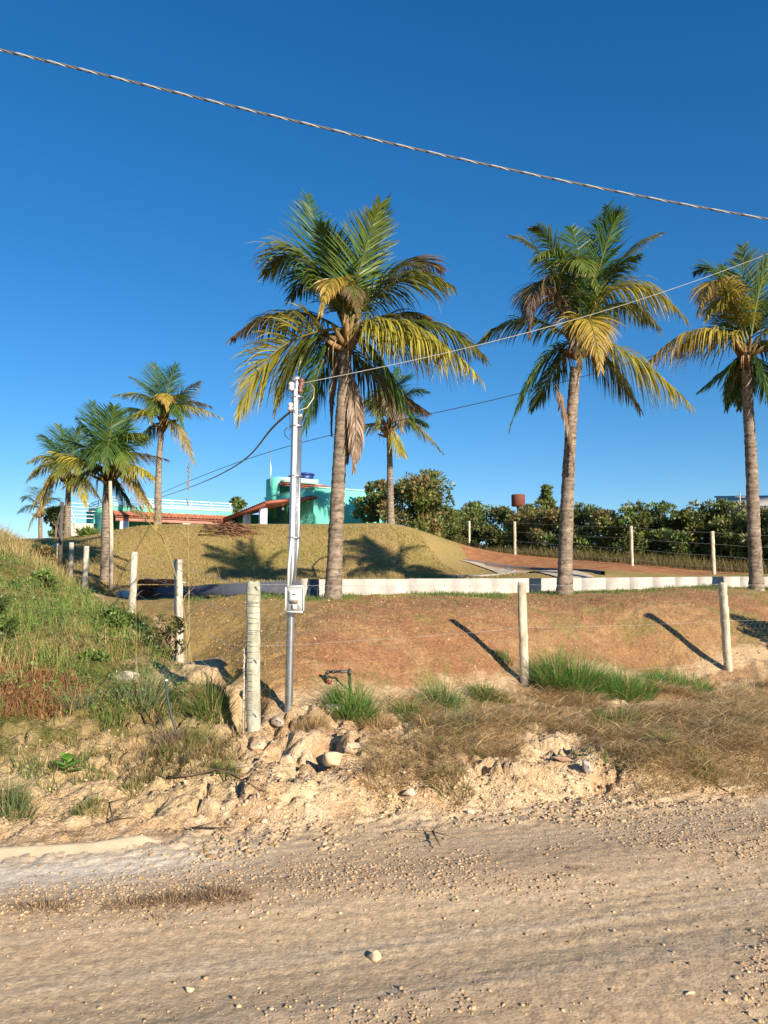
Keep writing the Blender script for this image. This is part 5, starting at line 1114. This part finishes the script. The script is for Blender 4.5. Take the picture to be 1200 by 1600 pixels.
shrub_tree('bush', 'small green bush with dense leaves in the middle of the wild slope', 'bush', 155, 9.6, 1020, 30, 10, 900, .05, (MD, LT, DK), None, .012)
shrub_tree('bush', 'bright green weed bush below the second post of the left fence', 'bush', 185, 11.5, 945, 30, 12, 1200, .06, (LT, MD, LT), None, .012)
shrub_tree('bush', 'low bright green bush at the foot of the crest near the left fence', 'bush', 60, 15.5, 890, 36, 14, 1700, .085, (LT, MD, (.12, .2, .05)), None, .015)
shrub_tree('bush', 'leafy shrub just outside the right edge casting the dark shadow on the bank', 'bush', 1500, 11.9, 820, 80, 22, 4200, .09, (DK, MD), None, .04)
# red-brown dead plants at the left
mb = MB(); pr = scatter([(-60, 1120), (110, 1120), (150, 1085), (90, 1060), (-60, 1050)], 4200); grass(mb, pr, .06, .26, .0035, RA, [(.36, .17, .07), (.42, .24, .11)], bend=1.6, lean=1.3); leafcloud(mb, pr[:40] + (0, 0, .06), np.full(40, .08), 1600, .03, ((.30, .12, .05), (.36, .18, .08), (.2, .09, .04)))
tag(mb.build('dead_bracken', M_grass), 'patch of rust-red dead plants at the left edge above the bare bank', 'dead plants', kind='stuff')

# dry straw on the strip in front of the fence, right half
SP = [(560, 1130), (650, 1095), (810, 1085), (1010, 1068), (1260, 1055), (1290, 1215), (1130, 1230), (1020, 1215), (900, 1190), (760, 1185), (640, 1180)]
mb = MB(); sd_ = clump_dens(1.3, .42, .56, 420)
p1 = scatter(SP, 20000, dens=lambda x, y: sd_(x, y)); grass(mb, p1, .10, .34, .0024, SA + RA, STt, bend=1.2, lean=3.0, dirn=math.radians(-25), flat=.45, spread=1.2)
p2 = scatter(SP, 10000, dens=lambda x, y: sd_(x, y)); grass(mb, p2, .12, .40, .0022, SA, STt, bend=1.2, lean=3.2, dirn=math.radians(200), flat=.45, spread=1.2)
p3 = scatter([(960, 1190), (1010, 1140), (1120, 1120), (1240, 1110), (1250, 1235), (1080, 1240), (1000, 1245)], 9500); grass(mb, p3, .14, .42, .0024, SA, [(.72, .55, .28), (.56, .41, .2)], bend=1.4, lean=3.0, dirn=math.radians(-70), flat=.4, spread=.9)
p4 = scatter([(560, 1200), (600, 1160), (700, 1165), (740, 1200), (700, 1245), (600, 1240)], 1800); grass(mb, p4, .12, .36, .0026, SA, [(.60, .46, .22), (.48, .34, .16)], bend=1.4, lean=3.0, dirn=math.radians(-110), flat=.4, spread=.9)
M2 = [(.74, .57, .30), (.62, .45, .22), (.50, .28, .13)]
p5 = scatter(SP, 5200, dens=lambda x, y: sd_(x, y)); grass(mb, p5 + (0, 0, .03), .12, .42, .0028, M2, [(.80, .63, .35), (.64, .47, .23)], bend=1.0, lean=3.4, dirn=math.radians(-20), flat=.55, spread=1.1)
p6 = scatter([(930, 1190), (1000, 1130), (1120, 1100), (1250, 1080), (1260, 1235), (1080, 1240), (980, 1240)], 2600); grass(mb, p6 + (0, 0, .05), .15, .45, .003, M2, [(.80, .63, .35), (.64, .47, .23)], bend=1.3, lean=3.4, dirn=math.radians(-70), flat=.5, spread=.9)
tag(mb.build('dry_straw', M_grass), 'matted dry straw and hay lying on the strip between the fence and the road', 'dry grass', kind='stuff')
# scattered low grass on the strip, the bank and the slope
mb = MB()
grass(mb, scatter(SP, 4500, dens=clump_dens(1.6, .52, .64, 430)), .05, .16, .003)
LP = [(0, 1180), (120, 1130), (260, 1090), (380, 1130), (380, 1210), (210, 1220), (60, 1230)]
grass(mb, scatter(LP, 1300, dens=clump_dens(2.2, .52, .66, 431)), .05, .17, .003)
grass(mb, scatter(LP, 1700, dens=clump_dens(2.2, .48, .62, 432)), .05, .2, .0025, SA + RA, STt, bend=1.6, lean=1.4)
grass(mb, scatter([(210, 1230), (240, 1160), (300, 1150), (380, 1190), (300, 1215)], 2400), .05, .18, .003, [(.16, .14, .05), (.10, .12, .03), (.24, .14, .06)], [(.24, .22, .08), (.36, .24, .11)], bend=1.5, lean=1.2)
tag(mb.build('low_grass', M_grass), 'sparse low green and brown grass on the bare earth bank', 'grass', kind='stuff')
# short turf blades give the slope and the mound their nap
mb = MB()
TP = np.array([(-1.6, 8.6), (-.9, 8.4), (1.97, 11.3), (5.7, 13.3), (9.6, 15), (10, 20.0), (3.4, 18), (-1.3, 14.4), (-6, 21), (-5.4, 16.8), (-3.6, 12)])
grass(mb, scatter(None, 42000, poly_w=TP, dens=lambda x, y: np.exp(-y / 12) * 2 * (.3 + .7 * sst(fbm(x, y, 2.5, 3, 440), .4, .6)) * sst(y - fence_y(x), .25, .6)), .018, .055, .004, [(.34, .19, .08), (.30, .22, .08), (.26, .2, .06)], [(.42, .27, .12), (.40, .32, .13)], bend=1.6, lean=1.5, K=4)
grass(mb, scatter(None, 9000, poly_w=TP, dens=lambda x, y: sst(y, wall_y(x) - 1.6, wall_y(x) - .3) * sst(fbm(x, y, 1.3, 3, 441), .4, .55)), .04, .11, .006, GA, GT, K=4)
tag(mb.build('turf_grass', M_grass), 'short parched turf blades on the reddish slope', 'turf', kind='stuff')
mb = MB(); MP = np.array([(-9, 25.5), (-3, 24.2), (4.5, 24.2), (3.5, 28), (1.5, 34), (-9, 34.5), (-15, 34)])
grass(mb, scatter(None, 60000, poly_w=MP), .04, .15, .014, [(.33, .245, .095), (.29, .23, .085), (.35, .24, .10)], [(.41, .31, .14), (.43, .31, .15), (.34, .285, .11)], bend=1.4, lean=1.3, K=4)
tag(mb.build('lawn_grass', M_grass), 'thin yellow-green lawn grass covering the mound', 'grass', kind='stuff')
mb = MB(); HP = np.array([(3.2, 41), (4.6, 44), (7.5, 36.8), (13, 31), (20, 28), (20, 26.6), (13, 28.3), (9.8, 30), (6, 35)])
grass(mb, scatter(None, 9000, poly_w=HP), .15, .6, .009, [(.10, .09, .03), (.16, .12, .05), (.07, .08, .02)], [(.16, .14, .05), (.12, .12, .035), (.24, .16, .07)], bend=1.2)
tag(mb.build('verge_grass', M_grass), 'tall brownish grass at the foot of the hedge behind the back fence', 'grass', kind='stuff')

# named tufts
def tuft(px, py, wpx, hpx, n, label, cols=GA, tips=GT, w=.004, bend=.9, lean=1.0, name='grass_tuft', group=None, flat=1.0):
    n = int(n * 1.7); w = w * .62; g = G(px, py); k = g[1] / F; r = wpx * k * .42
    a = rng.uniform(0, 6.28, n); q = rng.uniform(0, 1, n) ** .5; x = g[0] + np.cos(a) * q * r; y = g[1] + np.sin(a) * q * r * flat
    pts = np.stack([x, y, ground(x, y)], -1); h = hpx * k * rng.uniform(.55, 1.15, n) / .9
    a = a + rng.normal(0, .9, n); ln = np.stack([np.cos(a), np.sin(a)], -1) * (np.clip(q + rng.normal(0, .3, n), .05, 1.3) * lean)[:, None]; h = h * np.where(rng.uniform(0, 1, n) < .45, .6, 1)
    ca_, cb_ = pick(n, cols), pick(n, tips); dd = rng.uniform(0, 1, n) < .16; ca_[dd] = pick(dd.sum(), SA); cb_[dd] = pick(dd.sum(), STt)
    mb = MB(); blades(mb, pts - (0, 0, .01), h, np.full(n, w) * rng.uniform(.6, 1.3, n), ln, rng.uniform(.4, 1.3, n) * bend, ca_, cb_)
    return tag(mb.build(name, M_grass, loc=tuple(g)), label, 'grass tuft', group)
BG = [(.05, .14, .02), (.08, .19, .03), (.06, .16, .025)]; BT = [(.12, .26, .04), (.18, .30, .06), (.10, .22, .04)]
BLU = [(.10, .14, .06), (.13, .17, .07)]; BLT = [(.22, .26, .13), (.18, .22, .09)]
tuft(552, 1122, 80, 58, 750, 'bright green grass tuft under the black pipe frame', BG, BT, .0045, 1.3)
tuft(888, 1080, 105, 68, 1500, 'largest and tallest bright green grass patch right of the middle fence post', BG, BT, .005, 1.1)
tuft(968, 1082, 120, 42, 1300, 'bright green grass patch in the middle of the row at the foot of the bank', BG, BT, .0045, 1.2)
tuft(1062, 1076, 110, 32, 1000, 'lower bright green grass patch nearest the right fence post', BG, BT, .0045, 1.2)
tuft(692, 1108, 60, 50, 500, 'spiky green grass tuft to the right of the pipe frame', BG + BLU, BT + BLT, .005, .9)
tuft(640, 1125, 52, 36, 330, 'small dull green tuft immediately left of the spiky one', GA, GT, .004, 1.1)
tuft(762, 1092, 60, 30, 380, 'small green tuft just left of the middle fence post', BG, GT, .004, 1.1)
tuft(715, 1140, 70, 32, 420, 'grey-green grass tuft lying below the spiky one', BLU, BLT, .004, 1.3)
tuft(962, 1140, 76, 44, 600, 'dark green tuft growing through straw below the green grass row', GA, GT, .004, 1.3)
tuft(1035, 1172, 60, 34, 380, 'green tuft in the straw near the bank edge on the right', BG, GT, .004, 1.3)
tuft(1098, 1210, 50, 40, 300, 'thin olive tuft hanging over the bank at the right', GA, GT, .0035, 1.4)
tuft(705, 1222, 80, 24, 500, 'olive and brown tuft on the face of the bank at centre', [(.14, .13, .05), (.20, .15, .06)], [(.30, .24, .11), (.22, .2, .08)], .0035, 1.4)
tuft(596, 1218, 80, 26, 300, 'drooping straw tuft right of the dark erosion hole', SA, [(.52, .38, .17), (.44, .32, .14)], .003, 1.8)
tuft(218, 1098, 95, 58, 300, 'spiky grey-green tuft of narrow leaves on the left bank', BLU, BLT, .0055, .6)
tuft(120, 1110, 60, 48, 240, 'grey-green tuft left of the larger spiky one', BLU, BLT, .004, .8)
tuft(330, 1108, 70, 56, 420, 'dark green tuft beside the gully left of the corner post', GA, GT, .0042, 1.1)
tuft(18, 1262, 70, 52, 330, 'pale spiky tuft at the left edge of the photo on the bare bank', BLU + GA, BLT, .0035, .8)
tuft(140, 1262, 60, 22, 300, 'low flattened olive tuft above the gutter kerb', GA + SA, GT, .003, 1.4)
tuft(205, 1238, 40, 20, 200, 'tiny olive tuft right of the flattened one above the gutter kerb', GA + SA, GT, .003, 1.4)
tuft(355, 1208, 44, 24, 260, 'small green tuft between the dry branch and the corner post', BG, GT, .003, 1.2)
tuft(785, 1030, 36, 16, 160, 'small green sprig growing in the shadow stripe on the red slope', BG, BT, .005, 1.2)
tuft(318, 1095, 40, 40, 200, 'straw tuft leaning over the gully', SA, STt, .003, 1.4)
tuft(490, 1135, 60, 30, 420, 'dry straw tuft between the steel pole and the pipe frame', SA, STt, .003, 1.4)
tuft(590, 1135, 70, 28, 420, 'brown dry tuft below the bright tuft of the pipe frame', RA + SA, STt, .003, 1.5)
# dead tufts on the road
DT = [(.16, .10, .06), (.24, .155, .09)]; DTt = [(.32, .21, .12), (.42, .29, .17)]
for (px, py, w_, h_, n, lab) in ((75, 1418, 110, 20, 520, 'dead brown tuft lying on the road at far left'), (200, 1416, 80, 20, 360, 'dead brown tuft on the road, the small one in the middle of the row'), (272, 1408, 90, 24, 520, 'dead brown tuft on the road left of the densest one'), (345, 1402, 90, 26, 620, 'densest dead brown tuft on the road at the right end of the row'), (240, 1434, 90, 12, 260, 'flattened dead tuft lying below the row on the road'), (898, 1358, 50, 10, 260, 'small dark dead tuft alone on the gravel right of centre'), (70, 1370, 60, 8, 120, 'faint dead sprig on the pale dust below the gutter kerb'), (108, 1305, 40, 20, 110, 'dead brown sprig just above the gutter kerb')):
    tuft(px, py, w_ * 1.15, h_ * 1.0, int(n * .6), lab, DT, DTt, .0034, 1.4, 2.2, 'dead_tuft', flat=.45)

# single broad-leaved seedling
g = G(104, 1212); sd2 = empty('seedling', g, 'bright green seedling with broad leaves alone on the bare bank at left', 'plant')
for k in range(11):
    a = k * 2.4; el = .25 + .07 * k; L = .15 - .006 * k; d = np.array([math.cos(a) * math.cos(el), math.sin(a) * math.cos(el), math.sin(el)]); s_ = np.cross(d, [0, 0, 1]); s_ /= np.linalg.norm(s_); b0 = g + (0, 0, .03 + .01 * k)
    u = np.linspace(0, 1, 7)[:, None]; c = b0 + d * u * L - np.array([0, 0, 1]) * u ** 2 * .02; wd_ = np.array([.1, .55, .9, 1, .85, .5, .05])[:, None] * .034
    mb = MB(); mb.strips(c[None], (s_ * wd_)[None], np.array([.17, .36, .05]) * rng.uniform(.8, 1.2)); mb.build('leaf', M_leaf, sd2)
mb = MB(); mb.tube([g - (0, 0, .02), g + (0, 0, .14)], [.006, .003], 6, (.12, .2, .05)); mb.build('stem', M_leaf, sd2)

# tall dry stalks left of the corner post
def stalk(px_pts, Y, r, label, head=True, col=(.40, .34, .16)):
    p = [P(a, b, Y) for a, b in px_pts]; g = np.array(on(p[0][0], p[0][1])); p[0] = g
    e = empty('grass_stalk', g, label, 'stalk'); t = np.linspace(0, 1, len(p)); u = np.linspace(0, 1, 40); q = np.array(p); d = min(3, len(p) - 1)
    c = np.stack([np.polyval(np.polyfit(t, q[:, k], d), u) for k in range(3)], -1); mb = MB(); mb.tube(c, r * (1 - .7 * u), 5, col); mb.build('stem', M_grass, e)
    mb = MB(); n = 10 if head else 6; ui = rng.integers(8, 34, n); hh = rng.uniform(.25, .6, n); a = rng.uniform(0, 6.28, n)
    blades(mb, c[ui], hh, np.full(n, .006), np.stack([np.cos(a), np.sin(a)], -1), np.full(n, 2.0), pick(n, SA), pick(n, STt)); mb.build('leaves', M_grass, e)
    if head:
        mb = MB(); n = 160; ui = rng.integers(33, 40, n); a = rng.uniform(0, 6.28, n); blades(mb, c[ui], rng.uniform(.03, .10, n), np.full(n, .002), np.stack([np.cos(a), np.sin(a)], -1) * .4, np.full(n, .8), pick(n, SA), pick(n, STt)); mb.build('seed_head', M_grass, e)
stalk([(296, 1000), (295, 900), (294, 810), (295, 728)], 9.6, .006, 'tallest upright grass stalk in front of the mound, left of the steel pole')
stalk([(300, 1010), (275, 900), (245, 830), (205, 800)], 9.4, .005, 'pale stalk arching up to the left in front of the palm on the left', col=(.45, .38, .2))
stalk([(292, 1000), (300, 900), (322, 862), (345, 905)], 9.6, .004, 'thin stalk arching over to the right above the dry bush', False)
stalk([(214, 1060), (213, 1000), (212, 950), (208, 905)], 9.2, .003, 'short thin straw stalk rising from the wild slope', False)
stalk([(290, 1070), (292, 1010), (288, 960), (284, 920)], 9.0, .003, 'thin straw stalk close to the post nearest the corner post', False)

# dead fronds pile on the mound, dry branch, twigs
g = G(352, 830, y0=20); mb = MB()
for k in range(70):
    x0 = g[0] + rng.uniform(-1.1, .6); y0_ = g[1] + rng.uniform(-.6, .6); L = rng.uniform(.5, 1.4); a = rng.normal(-.25, .35); p0 = np.array(on(x0, y0_, rng.uniform(.02, .28))); p2 = np.array(on(x0 + math.cos(a) * L, y0_ + math.sin(a) * L, rng.uniform(.0, .06)))
    mb.tube([p0, (p0 + p2) / 2 + (0, 0, .08), p2], [.022, .018, .006], 4, np.array([.24, .12, .07]) * rng.uniform(.5, 1.3))
tag(mb.build('dead_frond_pile', M_bark, loc=tuple(g)), 'heap of brown dead palm fronds on top of the mound below the veranda', 'frond pile')
def twig(pts, r, label, col=(.13, .09, .06), name='dry_branch', lift=.02):
    q = [G(*p) + (0, 0, lift + rng.uniform(0, .02)) for p in pts]; mb = MB(); mb.tube(q, np.linspace(r, r * .4, len(q)), 6, col)
    for k in range(6):
        i = rng.integers(0, len(q) - 1); s0 = q[i]; mb.tube([s0, s0 + rng.normal(0, 1, 3) * (.12, .08, .02) + (0, 0, .03)], [r * .4, r * .15], 4, col)
    return tag(mb.build(name, M_bark, loc=tuple(q[0])), label, 'branch')
twig([(262, 1226), (300, 1218), (340, 1214), (380, 1222)], .014, 'dry branch lying on the bank left of the corner post')
twig([(355, 1216), (385, 1232), (420, 1236)], .006, 'thin twig running right from the dry branch')
twig([(170, 1256), (176, 1290), (174, 1300)], .006, 'thin exposed root above the gutter kerb')
twig([(300, 1298), (340, 1300), (353, 1312)], .006, 'thin curved twig on the bare earth above the road at left')
twig([(222, 1110), (240, 1135), (262, 1158)], .008, 'dead stem sticking out of the bank under the spiky tuft')
twig([(676, 1305), (682, 1318), (688, 1330)], .008, 'short dark stick on the gravel at centre')
twig([(172, 1188), (176, 1215), (182, 1235)], .005, 'exposed root hanging down the bare bank on the left')
tuft(262, 1170, 60, 50, 260, 'tuft of dark dead roots below the spiky tuft', [(.14, .10, .07), (.2, .14, .09)], [(.30, .22, .15), (.24, .17, .11)], .003, 1.6, 1.4, 'dead_tuft')
tl2 = P(140, 850, 33); shrub_tree('cycad', 'small spiky green plant at the left foot of the terrace building', 'plant', 138, 36, 836, 14, 10, 500, .45, (MD, LT), None, .05, low=.0, asp=.12)
